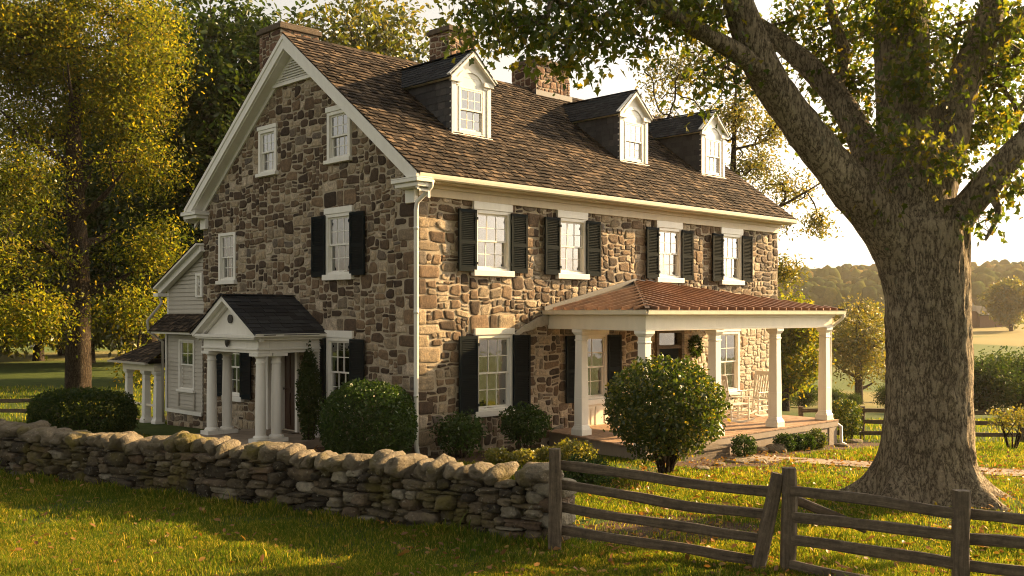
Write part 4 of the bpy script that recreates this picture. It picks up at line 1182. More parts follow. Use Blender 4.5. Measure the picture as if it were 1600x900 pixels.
for k in range(4):   # stones that finish the right-hand end
    q, f = boulder((-.03 + g.uniform(-.03, .03), -.34, .09 + k * .19), (.24, .30, .105), 4, 900 + k, Matrix.Rotation(g.uniform(-.1, .1), 3, 'Z'), ICO3, .08)
    mb.add(q, f)
for k in range(60):   # back face
    a = g.uniform(.3, WL); q, f = boulder((a, -.52, g.uniform(.05, .6) + wz(a)), (g.uniform(.18, .35), .14, g.uniform(.08, .16)), 4, k + 400, None, ICO2, .1); mb.add(q, f)
n = 40
for k in range(n):
    a0, a1 = k * WL / n + .1, (k + 1) * WL / n + .1
    mb.box(a0, -.5, wz(a0) - .3, a1, -.13, wz(a0) + wtop(a0) - .05)
mb.build('wall_stones', M['drystone'], wall, smooth=True, fix=False)
a = .16; k = 0
while a < WL:
    w = g.choice((.10, .12, .135, .15, .185)) if a > .5 else .28
    hh = g.uniform(.10, .15) * (1.1 if w > .14 else 1); d = g.uniform(.26, .34)
    lean = g.uniform(-.55, .25) if a > .5 else 0
    rot = Matrix.Rotation(lean, 3, 'Y') @ Matrix.Rotation(g.uniform(-.35, .35), 3, 'Z') @ Matrix.Rotation(g.uniform(-.15, .15), 3, 'X')
    z = wtop(a) + wz(a) + hh * .82 + abs(lean) * .03
    q, f = boulder((a, -.26 + g.uniform(-.05, .06), z - .03), (w, d, hh), g.choice((2.2, 2.6, 3.4, 4)), 50 + k * 3.3, rot, ICO3, .24, 1.7)
    m = MB(); m.add(q, f); m.build('cap_stone', M['capstone'], wall, smooth=True, fix=False)
    a += w * g.uniform(1.8, 2.12); k += 1

# ------------------------------------------------------------------ rail fences
def timber(name, a, b, w, h, parent, mat, seed, up=Vector((0, 0, 1)), taper=1.0, seg=14, top=False):
    """a weathered sawn timber with its own long axis, edges worn and slightly wavy"""
    a = Vector(a); b = Vector(b); d = b - a; L_ = d.length; x = d.normalized()
    y = up.cross(x)
    if y.length < .05: y = Vector((0, 1, 0)).cross(x)
    y.normalize(); z = x.cross(y)
    c = .16; ring = [(-.5 + c, -.5), (.5 - c, -.5), (.5, -.5 + c), (.5, .5 - c), (.5 - c, .5), (-.5 + c, .5), (-.5, .5 - c), (-.5, -.5 + c)]
    P = []
    for i in range(seg + 1):
        for yy, zz in ring: P.append((L_ * i / seg, yy, zz))
    P = np.array(P); o = seed * 3.1
    nn = np.column_stack([P[:, 0] * 2.2 + o, P[:, 1] * 1.5, P[:, 2] * 1.5])
    wob = np.column_stack([P[:, 0] * 1.1 + o, np.zeros(len(P)), np.zeros(len(P))])
    sc = 1 - (1 - taper) * P[:, 0] / L_
    Y = P[:, 1] * w * sc * (1 + .22 * vn(nn, 1)) + .016 * vn(wob, 2); Z = P[:, 2] * h * sc * (1 + .24 * vn(nn, 3)) + .024 * vn(wob, 4) * (0 if L_ < 1.6 else 1)
    m = MB(); n = 8
    fs = [(i * n + k, i * n + (k + 1) % n, (i + 1) * n + (k + 1) % n, (i + 1) * n + k) for i in range(seg) for k in range(n)]
    fs += [list(range(n))[::-1], [seg * n + k for k in range(n)]]
    m.add(np.column_stack([P[:, 0], Y, Z]), fs)
    ob = m.build(name, mat, parent, fix=True)
    rm = Matrix((x, y, z)).transposed()
    base = parent.location if parent else Vector((0, 0, 0))
    ob.matrix_local = Matrix.Translation(a - base) @ rm.to_4x4()
    return ob
fence = empty('rail_fence', (.53, 12.2, 0), 0, 'weathered grey wooden post-and-rail fence in front, with one leaning post', 'fence')
def post(x, y, hgt_, lean=0, w=.15):
    z = h1(x, y)
    ob = timber('post', (x, y, z - .12), (x + lean, y, z + hgt_), w, w * .95, fence, M['oldwood'], x * 7 + y, up=Vector((0, 1, 0)), taper=.93)
p1, pB, pC, pD = (.53, 12.2), (3.13, 11.28), (4.60, 10.2), (6.9, 8.9)
post(*p1, 1.26, w=.165); post(*pB, 1.18, w=.155); post(*pC, 1.10, w=.15); post(*pD, 1.1)
post(2.78, 11.36, 1.10, .26, w=.15)
def rail(A, za, B, zb, seed, off=-.03, h=.115, ext=.0):
    A = Vector((A[0], A[1], h1(*A) + za)); B = Vector((B[0], B[1], h1(*B) + zb)); d = (B - A).normalized()
    nrm = Vector((d.y, -d.x, 0)) * off
    timber('rail', A + nrm - d * ext, B + nrm + d * ext, .055, h, fence, M['oldwood'], seed, seg=24)
lp = (2.98, 11.3)
for k, (za, zb) in enumerate(((1.03, .86), (.79, .60), (.53, .34), (.24, .09))): rail(p1, za, (lp[0] - .02 - .05 * k, lp[1]), zb, 11 + k, -.10, ext=.06)
for k, (za, zb) in enumerate(((.91, .88), (.64, .63), (.38, .33))): rail(pB, za, pC, zb, 21 + k, .02, ext=.05)
for k, (za, zb) in enumerate(((.86, .78), (.60, .50), (.30, .22))): rail(pC, za, pD, zb, 31 + k, -.1, ext=.05)
rail((3.2, 11.3), .80, (4.05, 11.25), .46, 45, -.16, h=.10)
rail((3.05, 11.1), .10, (4.4, 10.2), -.02, 46, -.16, h=.11)

def far_fence(label, pts, ph, zs, name='rail_fence', n_each=1):
    root = empty(name, (pts[0][0], pts[0][1], h1(*pts[0])), 0, label, 'fence')
    for i, p in enumerate(pts):
        z = h1(*p); timber('post', (p[0], p[1], z - .2), (p[0], p[1], z + ph), .12, .12, root, M['oldwood'], i * 3 + p[0], up=Vector((0, 1, 0)), seg=4)
        if i + 1 < len(pts):
            q = pts[i + 1]
            for k, r in enumerate(zs): timber('rail', (p[0], p[1] - .05, z + r), (q[0], q[1] - .05, h1(*q) + r), .06, .11, root, M['oldwood'], i + k * 9, seg=6)
far_fence('low three-rail wooden fence behind the porch end and the big trunk', [(x, 27 + (x - 9.5) * -.12) for x in (7.9, 9.5, 11.6, 13.6, 15.6, 17.6)], .92, (.80, .50, .22))
far_fence('dark low two-rail fence on the shaded lawn behind the left hedge', [(x, 29.5 + (x + 20) * .05) for x in (-21, -18.5, -16, -13.6)], .7, (.62, .30))

# ------------------------------------------------------------------ foliage tools
T_SIMPLE = np.array([(0, 0, 0), (.36, .27, .06), (.74, .22, .05), (1, 0, -.04), (.74, -.22, .05), (.36, -.27, .06)]); F_SIMPLE = [[0, 1, 2, 3], [0, 3, 4, 5]]
T_MAPLE = np.array([(0, 0, 0), (.06, .34, .05), (.30, .26, .04), (.46, .56, .09), (.62, .24, .03), (1.0, 0, -.08), (.62, -.24, .03), (.46, -.56, .09), (.30, -.26, .04), (.06, -.34, .05)])
F_MAPLE = [[0, 1, 2], [0, 2, 4, 5], [2, 3, 4], [0, 8, 9], [0, 5, 6, 8], [6, 7, 8]]
T_ROUND = np.array([(0, 0, 0), (.3, .24, .05), (.7, .26, .05), (1, .0, 0), (.7, -.26, .05), (.3, -.24, .05)])
def leaves(name, C, size, mat, parent=None, tmpl='simple', g=nrng, tilt=.75, droop=.35, var=.3, out=None):
    T, F = {'simple': (T_SIMPLE, F_SIMPLE), 'maple': (T_MAPLE, F_MAPLE), 'round': (T_ROUND, F_SIMPLE)}[tmpl]
    C = np.asarray(C); n = len(C)
    Rm = rand_rot(n, g, tilt) if tilt is not None else rand_rot(n, g)
    s = size * (1 + g.uniform(-var, var, n))
    V = np.einsum('nij,kj->nki', Rm, T) * s[:, None, None]
    V[:, :, 2] -= droop * s[:, None] * (T[None, :, 0] ** 1.3)
    V = V + C[:, None, :]
    if parent is not None: V = V - np.array(parent.location)[None, None, :]
    V2, sz_, ix = tile_template(T, F, V)
    return np_mesh(name, V2, sz_, ix, mat, parent)
def ell_points(c, r, n, g, shell=.5, gap=.0, gf=.9, seed=0):
    """points in an ellipsoid, denser to the outside, thinned by noise so gaps open"""
    out = []; c = np.array(c); r = np.array(r)
    while sum(map(len, out)) < n:
        d = g.normal(size=(n * 2, 3)); d /= np.linalg.norm(d, axis=1, keepdims=True)
        q = c + d * (g.uniform(0, 1, (n * 2, 1)) ** shell) * r
        if gap: q = q[vn(q * gf, seed + 17) > gap - 1 + .5]
        if len(q) == 0: continue
        out.append(q)
    return np.concatenate(out)[:n]
def sprig_leaves(S, per, rad, g):
    return (S[:, None, :] + g.normal(size=(len(S), per, 3)) * rad * np.array([1, 1, .75])).reshape(-1, 3)
def grow(mb, skel, S, r0=.007, jit=.12, maxd=4.0, n=4, g=rng, exp=.45):
    """twigs that join every sprig to the nearest limb or twig already grown"""
    nodes = np.array([p[:3] for p in skel]); rad = [p[3] for p in skel]
    d0 = np.min(np.linalg.norm(S[:, None, :] - nodes[None], axis=2), axis=1) if len(S) * len(nodes) < 4e7 else np.zeros(len(S))
    order = np.argsort(d0)
    N = np.zeros((len(nodes) + len(S), 3)); N[:len(nodes)] = nodes; cnt = len(nodes)
    par = {}; 
    bias = np.zeros(len(N))
    for i in order:
        p = S[i]; d = np.linalg.norm(N[:cnt] - p, axis=1) + bias[:cnt]
        j = int(np.argmin(d))
        if d[j] > maxd: continue
        N[cnt] = p; par[cnt] = j; bias[cnt] = .15; cnt += 1
    w = np.ones(cnt)
    for k in sorted(par, reverse=True): w[par[k]] += w[k]
    for k, j in par.items():
        a, b = Vector(N[j]), Vector(N[k]); L_ = (b - a).length
        m = a.lerp(b, .5) + Vector((g.uniform(-1, 1), g.uniform(-1, 1), g.uniform(-.2, 1))) * jit * L_
        ra = min(r0 * w[k] ** exp * 1.15, rad[j] * .7 if j < len(rad) else 9); rb = r0 * max(w[k] - 1, 1) ** exp
        mb.tube([a, m, b], [ra, (ra + rb) / 2, min(rb, ra)], n, cap=False)
def catmull(pts, m=6):
    P = [Vector(p[:3]) for p in pts]; Rr = [p[3] for p in pts]; out = []
    for i in range(len(P) - 1):
        a, b, c, d = P[max(i - 1, 0)], P[i], P[i + 1], P[min(i + 2, len(P) - 1)]
        for k in range(m):
            t = k / m
            q = .5 * ((2 * b) + (c - a) * t + (2 * a - 5 * b + 4 * c - d) * t * t + (3 * b - a - 3 * c + d) * t ** 3)
            out.append((q.x, q.y, q.z, Rr[i] + (Rr[i + 1] - Rr[i]) * t))
    out.append((*P[-1], Rr[-1])); return out
def limb(mb, pts, n=14, m=6, rough=.07, seed=0, flare=None):
    sk = catmull(pts, m); o = len(mb.v)
    mb.tube([p[:3] for p in sk], [p[3] for p in sk], n, cap=True)
    V_ = np.array(mb.v[o:]); c = np.repeat(np.array([p[:3] for p in sk]), n, axis=0)
    dirs = V_ - c
    f = 1 + rough * vn(V_ * np.array([3, 3, 1.2]) + seed, 1) + rough * .8 * vn(V_ * np.array([9, 9, 2.2]) + seed, 2)
    mb.v[o:] = [tuple(x) for x in (c + dirs * f[:, None])]
    return sk

# ------------------------------------------------------------------ the big tree on the right
TB = at(1452, 786, 15.6); TB.z = h1(TB.x, TB.y)
big = empty('maple_tree', TB, 0, 'huge old tree with furrowed grey trunk and spreading limbs at the right of the house', 'tree')
mb = MB()
def ring_trunk(zs, ctr, rad, n=110):
    V_ = []
    for z in zs:
        cx, cy = ctr(z); r = rad(z)
        for k in range(n):
            a = 2 * PI * k / n
            fl = 1 + .85 * math.exp(-max(z, 0) / .28) * (.5 + .5 * math.sin(a * 5 + .8 + .7 * math.sin(a * 2))) ** 2.4 + .22 * math.exp(-max(z, 0) / .5)
            V_.append((cx + math.cos(a) * r * fl, cy + math.sin(a) * r * fl, z))
    V_ = np.array(V_); A = np.tile(np.arange(n) * 2 * PI / n, len(zs))
    z = V_[:, 2]; Q = np.column_stack([np.cos(A) * 6.5, np.sin(A) * 6.5, z * 1.6]); Q2 = np.column_stack([np.cos(A) * 14, np.sin(A) * 14, z * 4.2])
    rid = 1 - np.abs(vn(Q, 6)); rid2 = np.abs(vn(Q2, 7)); low = vn(np.column_stack([np.cos(A) * 1.6, np.sin(A) * 1.6, z * .5]), 8)
    d = .055 * rid + .03 * rid2 + .05 * low - .03
    c = np.array([[*ctr(zz)] for zz in zs]).repeat(n, 0)
    dx = V_[:, :2] - c; ln = np.linalg.norm(dx, axis=1, keepdims=True)
    V_[:, :2] += dx / ln * d[:, None]
    fs = [(i * n + k, i * n + (k + 1) % n, (i + 1) * n + (k + 1) % n, (i + 1) * n + k) for i in range(len(zs) - 1) for k in range(n)]
    mb.add(V_, fs)
K = 15.6
zs_ = np.concatenate([np.linspace(-.3, .9, 26), np.linspace(.96, 4.3, 46)])
ring_trunk(list(zs_), lambda z: (6.50 + .010 * z - .03 * max(0, z - 2), 15.6), lambda z: .595 + .03 * max(0, z - 2.6) + .07 * max(0, 1.5 - z))
SK = []
def L(pts, **kw): SK.extend(limb(mb, [(*at(px, py, Y), r) for px, py, Y, r in pts], **kw))
L([(1440, 500, 15.6, .45), (1425, 410, 15.6, .52), (1375, 342, 15.45, .40), (1306, 266, 15.2, .31), (1238, 178, 15.0, .27), (1186, 95, 14.8, .25), (1152, 0, 14.6, .23), (1120, -120, 14.4, .17), (1090, -260, 14.2, .1)], n=26, m=10, seed=1)
L([(1196, 120, 14.8, .16), (1165, 92, 14.6, .155), (1110, 58, 14.3, .135), (1050, 22, 14.0, .115), (980, -15, 13.7, .105), (890, -60, 13.4, .07), (800, -80, 13.2, .04)], n=16, seed=2)
L([(1440, 470, 15.6, .5), (1436, 380, 15.6, .60), (1424, 270, 15.8, .46), (1412, 150, 16.0, .44), (1408, 30, 16.1, .40), (1402, -120, 16.2, .32), (1398, -300, 16.2, .2), (1400, -480, 16.2, .06)], n=24, m=10, seed=3)
L([(1478, 420, 15.5, .3), (1496, 350, 15.4, .25), (1540, 290, 15.2, .22), (1600, 225, 15.0, .19), (1700, 150, 14.8, .15), (1850, 90, 14.6, .09), (1980, 60, 14.5, .04)], n=18, seed=4)
L([(1400, 350, 15.9, .3), (1372, 285, 16.3, .27), (1340, 205, 16.6, .24), (1290, 130, 16.9, .2), (1225, 70, 17.1, .16), (1150, 10, 17.3, .1), (1080, -60, 17.4, .05)], n=18, seed=5)
L([(1450, 330, 15.6, .36), (1478, 230, 15.8, .31), (1505, 130, 16.0, .26), (1540, 40, 16.1, .22), (1570, -60, 16.2, .16), (1610, -200, 16.3, .08)], n=20, seed=6)
L([(1505, 130, 16.0, .17), (1550, 70, 16.0, .15), (1610, 15, 15.9, .12), (1700, -50, 15.8, .07)], n=14, seed=7)
L([(1300, 150, 16.9, .13), (1320, 90, 17.2, .11), (1300, 20, 17.4, .09), (1280, -60, 17.5, .05)], n=12, seed=8)
L([(1540, 290, 15.2, .10), (1560, 330, 14.9, .05), (1540, 375, 14.7, .02)], n=8, seed=9)
L([(1990, 60, 14.5, .06), (1780, 150, 16, .08), (1600, 200, 15.2, .1)], n=8, seed=10)
G = np.random.default_rng(5)
blobs = [  # px, py, depth, radii, sprigs
 (760, 20, 13.2, (.55, .7, .45), 26), (830, 55, 13.3, (.75, .8, .5), 46), (905, 25, 13.5, (.7, .8, .4), 40), (880, 95, 13.4, (.5, .5, .22), 14), (985, 15, 13.8, (.7, .8, .35), 36), (1060, 20, 14.2, (.7, .9, .35), 36), (945, 65, 13.6, (.4, .5, .2), 14),
 (1010, 70, 14.0, (.35, .5, .2), 10), (1120, 135, 14.6, (.5, .6, .35), 16), (1105, 20, 14.6, (.6, .8, .35), 26),
 (1230, 30, 17.6, (1.0, .8, .5), 40), (1310, 50, 17.8, (1.1, .8, .6), 50), (1290, 130, 17.4, (.9, .6, .45), 30), (1350, 130, 17.3, (.9, .6, .6), 40), (1330, 215, 17.0, (.6, .5, .45), 24), (1275, 205, 17.2, (.4, .4, .25), 9), (1400, 225, 15.0, (.45, .4, .5), 22), (1430, 130, 15.1, (.6, .4, .7), 34), (1410, 30, 15.1, (.8, .5, .5), 36),
 (1500, 50, 16.6, (.9, .7, .7), 46), (1560, 130, 16.4, (.75, .7, .6), 36), (1540, 210, 16.2, (.5, .6, .45), 22), (1585, 290, 15.0, (.4, .6, .35), 18), (1590, 50, 15.6, (.8, 1, .7), 50), (1525, 345, 14.8, (.30, .3, .16), 8), (1570, 180, 17.2, (.8, .7, .9), 40), (1590, 80, 17.5, (.9, .9, .9), 44), (1250, 90, 18.0, (1.1, .8, .6), 34), (1380, 60, 18.2, (1.2, .8, .8), 44), (1480, 150, 17.8, (.8, .7, .9), 34), (1480, 245, 14.9, (.35, .4, .35), 14), (1375, 320, 15.1, (.22, .3, .2), 5),
 (1180, -110, 15.5, (1.6, 1.5, .7), 90), (1000, -110, 14, (1.5, 1.2, .6), 80), (830, -80, 13.3, (1.2, 1.2, .5), 50), (1350, -170, 16.6, (2, 2, .9), 90), (1560, -150, 16.4, (2, 2, .9), 90),  # leaf clusters above the view, added for their shade
]
S = np.concatenate([ell_points(at(px, py, Y), r, n, G, .6) for px, py, Y, r, n in blobs])
off = [((13.2, 15.5, 6.4), (2.2, 1.8, 1.0), 90), ((16.5, 17.5, 6.9), (2.2, 2.2, 1.2), 90), ((10.5, 14.0, 9.8), (2.5, 2.5, 1.2), 100), ((5.0, 16.0, 12), (4, 4, 1.6), 170)]  # unseen boughs right of and above the view, added to shade the lawn
Soff = np.concatenate([ell_points(c, r, n, G, .7) for c, r, n in off])
L([(1850, 90, 14.6, .12), (2150, 110, 15.5, .10), (2400, 120, 16.6, .05)], n=8, seed=11)
grow(mb, SK, S, .0065, .14, 3.5, 5)
grow(mb, SK, Soff, .012, .14, 9, 4)
mb.v = [(v[0] - TB.x, v[1] - TB.y, v[2] - TB.z) for v in mb.v]
mb.build('trunk', M['bark'], big, smooth=True, fix=False)
S = S[G.uniform(0, 1, len(S)) < .72]
C1 = sprig_leaves(S, 20, .20, G)
leaves('crown', C1, .092, M['leaf_oak'], big, 'maple', G, .8, .45)
leaves('unseen_shade_crown', sprig_leaves(Soff, 24, .35, G), .26, M['leaf_oak'], big, 'simple', G, .8, .4)

# ------------------------------------------------------------------ other trees
def tree(name, label, x, y, H, cr, cb, sprigs, per, lsize, lmat, bark, seed, trunk_r=.3, group=None, srad=.5, lean=(0, 0), shape=1.0, blobs=None, limbs=9, gap=.35, twig=.01, cat='tree', shell=.55):
    G = np.random.default_rng(seed); g = random.Random(seed)
    z0 = h1(x, y); root = empty(name, (x, y, z0), 0, label, cat, group)
    mb = MB(); sk = limb(mb, [(x, y, z0 - .3, trunk_r * 1.35), (x, y, z0 + .5, trunk_r * 1.05), (x + lean[0] * .3 + g.uniform(-.1, .1), y + lean[1] * .3, z0 + H * .3, trunk_r * .88), (x + lean[0] * .6 + g.uniform(-.3, .3), y + lean[1] * .6, z0 + H * .6, trunk_r * .6), (x + lean[0], y + lean[1], z0 + H * .92, trunk_r * .12)], 12, 5, .06, seed)
    base = len(sk)
    cz = z0 + (cb + H) / 2; rz = (H - cb) / 2
    for k in range(limbs):
        f = (cb * .8 / H) + (.80 - cb * .8 / H) * (k + .5) / limbs; p = min(sk[:base], key=lambda q: abs(q[2] - (z0 + f * H)))
        a = k * 2.4 + g.uniform(-.4, .4); ln = cr * g.uniform(.6, .95) * math.sqrt(max(.15, 1 - ((p[2] - cz) / rz) ** 2 * .7))
        e = (p[0] + math.cos(a) * ln, p[1] + math.sin(a) * ln, p[2] + ln * g.uniform(.25, .7))
        mid = ((p[0] + e[0]) / 2, (p[1] + e[1]) / 2, (p[2] + e[2]) / 2 - ln * .06)
        sk += limb(mb, [(*p[:3], p[3] * .55), (*mid, p[3] * .34), (*e, p[3] * .08)], 8, 4, .05, seed + k)
    if blobs is None:
        S = ell_points((x + lean[0] * .6, y + lean[1] * .6, cz), (cr, cr, rz), sprigs, G, shell, gap, 2.2 / cr, seed)
    else:
        S = np.concatenate([ell_points(c, r, n, G, .6, gap, .5, seed) for c, r, n in blobs])
    sub = S if len(S) < 700 else S[G.choice(len(S), 700, replace=False)]
    grow(mb, sk[::2], sub, twig, .1, 9, 4, g)
    mb.v = [(v[0] - x, v[1] - y, v[2] - z0) for v in mb.v]
    mb.build('trunk', bark, root, smooth=True, fix=False)
    leaves('crown', sprig_leaves(S, per, srad, G), lsize, lmat, root, 'simple', G, .8, .35)
    return root
def copy_tree(root, x, y, rz, sc, label, group=None):
    r = root.copy(); COL.objects.link(r); r.location = (x, y, h1(x, y)); r.rotation_euler = (0, 0, rz); r.scale = (sc, sc, sc)
    r['label'] = label
    if group: r['group'] = group
    elif 'group' in r: del r['group']
    for ch in root.children:
        c = ch.copy(); COL.objects.link(c); c.parent = r
    return r
def ax(px, Y): return (px - 800) / FP * Y
B = lambda px, py, Y, rx, ry, rz, n: (tuple(at(px, py, Y)), (rx, ry, rz), n)
gx, gy = ax(122, 41), 41
tree('golden_tree', 'tall tree glowing golden yellow with a dark straight trunk, left of the house', gx, gy, 17.5, 5, 4.5, 0, 64, .125, M['leaf_gold'], M['bark2'], 101, .50, srad=.45, gap=.30, limbs=14, twig=.013,
     blobs=[B(130, 40, 41, 4.2, 3, 2.4, 330), B(40, 120, 40, 3.2, 3, 2.6, 240), B(220, 130, 41, 2.4, 2.4, 2.4, 140), B(60, 210, 42, 2.4, 2, 1.8, 70), B(180, 190, 43, 2.0, 1.6, 1.6, 60), B(20, 290, 39, 2.4, 2.4, 2.0, 100), B(215, 260, 41, 1.8, 2, 1.6, 60), B(30, 390, 38, 2.0, 1.8, 1.4, 50), B(230, 390, 41, 1.6, 1.6, 1.3, 60), B(40, 490, 37, 1.9, 1.6, 1.1, 70), B(195, 480, 40, 1.6, 1.5, 1.0, 40), B(30, 30, 40, 3, 3, 2, 160), B(215, 575, 40, 1.0, 1.0, .35, 24), B(100, -60, 41, 4, 3, 2, 150)])
t1 = tree('dark_oak', 'dark green tree rising behind the left end of the roof', ax(330, 50), 50, 20, 6.0, 3, 1300, 26, .34, M['leaf_dark'], M['bark2'], 111, .5, srad=.55, gap=.42)
t2 = tree('dark_oak', 'broad dark green tree crown above the ridge between the two left chimneys', ax(600, 52), 52, 20.5, 6.2, 6, 1000, 26, .30, M['leaf_mid'], M['bark2'], 112, .5, srad=.55, gap=.40)
copy_tree(t1, ax(470, 56), 56, 2.1, 1.02, 'tall dark tree behind the leftmost chimney')
copy_tree(t1, ax(235, 62), 62, 4.0, 1.0, 'deep green tree between the golden tree and the gable')
copy_tree(t2, ax(905, 62), 62, 1.3, .78, 'small pale-topped tree showing beside the rightmost chimney')
t3 = tree('hedgerow_tree', 'olive tree in the shade beyond the left lawn, first from the rear porch', ax(215, 66), 66, 12, 5.5, 1.0, 900, 22, .42, M['leaf_mid'], M['bark2'], 113, .35, srad=.6, gap=.3)
for k, (px, Y, rz, sc, lab) in enumerate(((140, 70, 1, 1.0, 'olive tree of the far belt straight behind the golden trunk'), (60, 74, 2.2, 1.1, 'olive tree of the far belt just left of the golden trunk'), (-20, 68, 3.1, 1.05, 'nearer olive tree of the far belt cut by the left picture edge'), (290, 72, 4.4, 1.0, 'olive tree of the far belt partly hidden behind the clapboard wing'), (-110, 70, 5, 1.2, 'olive tree of the far belt beyond the left picture edge'), (100, 84, .5, 1.35, 'tallest olive tree at the back of the far belt behind the golden trunk'), (0, 86, 2.9, 1.4, 'tall olive tree at the back of the far belt at the left picture edge'), (260, 86, 3.7, 1.3, 'tall olive tree at the back of the far belt behind the rear porch roof'))):
    copy_tree(t3, ax(px, Y), Y, rz, sc, lab, 'belt of trees beyond the left lawn')
t4 = tree('airy_tree', 'thin airy tree with bare forking limbs behind the right end of the roof', ax(1128, 42), 42, 15.5, 4.6, 3.0, 0, 18, .135, M['leaf_gmid'], M['bark2'], 121, .27, srad=.30, gap=.25, limbs=9, twig=.011, lean=(.6, 0),
     blobs=[B(1060, 130, 42, 1.9, 1.6, 1.5, 90), B(1120, 90, 42, 1.6, 1.5, 1.3, 70), B(1030, 190, 42, 1.2, 1, 1.0, 40), B(1130, 180, 42, 1.5, 1.5, 1.2, 90), B(1175, 260, 42, 1.3, 1.3, 1.0, 70), B(1215, 200, 42, 1.2, 1.2, 1.0, 50), B(1230, 290, 42, 1.3, 1.2, .8, 50), B(1255, 350, 41, 1.0, 1.0, .7, 40), B(1205, 345, 42, .9, .9, .6, 26), B(1235, 425, 41, 1.0, .9, .6, 46), B(1180, 130, 42, 1.2, 1, .9, 40)])
tree('valley_tree', 'golden-lit rounded tree seen between the last two porch columns', ax(1228, 62), 62, 7.2, 2.2, 1.0, 420, 22, .26, M['leaf_gold'], M['bark2'], 131, .22, srad=.35, gap=.3)
t5 = tree('valley_tree', 'spreading oak standing alone in the pasture just left of the big trunk', ax(1342, 88), 88, 9.4, 3.7, 1.4, 430, 22, .26, M['leaf_gmid'], M['bark2'], 132, .36, srad=.42, gap=.5, limbs=10)
copy_tree(t5, ax(1412, 96), 96, 2.4, .62, 'rounded smaller tree close against the left side of the big trunk')
t6 = tree('dark_thicket_tree', 'dense dark tree right of the big trunk, nearest to it', ax(1535, 58), 58, 3.3, 2.2, .2, 420, 26, .17, M['leaf_dark'], M['bark2'], 133, .2, srad=.4, gap=.2)
copy_tree(t6, ax(1592, 62), 62, 1.9, 1.1, 'dense dark tree at the right edge behind the fence')
copy_tree(t6, ax(1660, 60), 60, 3.2, 1.15, 'dense dark tree just beyond the right edge of the pasture hedge')
t7 = tree('field_tree', 'lone rounded tree in the far hayfield beside the barn', ax(1580, 262), 262, 13.5, 6.2, 1.5, 420, 20, .9, M['leaf_mid'], M['bark2'], 134, .5, srad=.9, gap=.2)
copy_tree(t7, ax(1518, 300), 300, 2.0, .4, 'small tree at the left end of the far barn')
for k, (px, Y, sc, lab) in enumerate(((1255, 74, .55, 'dark bush in the pasture seen between the porch columns'), (1300, 70, .42, 'low dark bush at the pasture edge right of the porch'), (1395, 66, .5, 'dark bush low against the left of the big trunk'), (1222, 70, .45, 'dark pasture bush beside the fourth porch column'), (1330, 72, .33, 'small dark bush under the spreading oak'))):
    r = copy_tree(t6, ax(px, Y), Y, k * 1.3, sc, lab); r['category'] = 'bush'

# ------------------------------------------------------------------ far woods on the hills (one mass)
G = np.random.default_rng(77)
nt_ = 1300
Yf = 395 + 420 * G.uniform(0, 1, nt_) ** 1.0; Xf = Yf * G.uniform(.16, .66, nt_)
extra = G.uniform(0, 1, nt_) < 0
keep = (vn(np.column_stack([Xf * .012, Yf * .012, Xf * 0]), 21) > -.72)
Xf, Yf = Xf[keep], Yf[keep]; Zf = hgt(Xf, Yf)
lobes = []
V1, F1 = ICO2
for i in range(len(Xf)):
    r = G.uniform(4.0, 8.0); hh = G.uniform(7, 15)
    for k in range(3):
        a = G.uniform(0, 2 * PI); q = r * .6
        lobes.append((Xf[i] + math.cos(a) * q * (k > 0), Yf[i] + math.sin(a) * q * (k > 0), Zf[i] + hh * .62 + G.uniform(-1, 1) * hh * .2, r * .62, hh * .33))
lobes = np.array(lobes); nl_ = len(lobes)
Vv = V1[None] * np.stack([lobes[:, 3], lobes[:, 3], lobes[:, 4]], -1)[:, None, :]
fl_ = (Vv + lobes[:, None, :3]).reshape(-1, 3)
ns = np.repeat(lobes[:, 3], len(V1))
dsp = vn(fl_ * .4, 5) * .22 + vn(fl_ * 1.0, 6) * .16 + vn(fl_ * 2.2, 7) * .08
Vv = Vv * (1 + dsp.reshape(nl_, -1))[:, :, None] + lobes[:, None, :3]
V2, sz2, ix = tile_template(V1, F1, Vv)
wd = np_mesh('far_woods', V2, sz2, ix, M['leaf_far'], smooth=True)
tag(wd, kind='stuff')

# barn
bx, by = ax(1541, 285), 285
bz = h1(bx, by); barn = empty('barn', (bx, by, bz), .35, 'small dark farm building far off in the hayfield', 'barn')
mb = MB(); mb.box(-5.5, -3.2, -1, 5.5, 3.2, 3.4); mb.prism([(-5.5, -3.2, 3.4), (-5.5, 3.2, 3.4), (-5.5, 0, 5.6)], (11, 0, 0)); mb.box(-8.2, -2.2, -1, -5.5, 2.2, 4.6); mb.build('wall', M['redbarn'], barn)
mb = MB(); mb.hexa([(-5.9, -3.7, 3.1), (5.9, -3.7, 3.1), (5.9, 0, 5.7), (-5.9, 0, 5.7), (-5.9, -3.7, 3.3), (5.9, -3.7, 3.3), (5.9, 0, 5.95), (-5.9, 0, 5.95)]); mb.hexa([(-5.9, 3.7, 3.1), (5.9, 3.7, 3.1), (5.9, 0, 5.7), (-5.9, 0, 5.7), (-5.9, 3.7, 3.3), (5.9, 3.7, 3.3), (5.9, 0, 5.95), (-5.9, 0, 5.95)])
mb.prism([(-8.5, -2.5, 4.4), (-8.5, 2.5, 4.4), (-8.5, 0, 7.6)], (3, 0, 0)); mb.build('roof', M['slate'], barn)

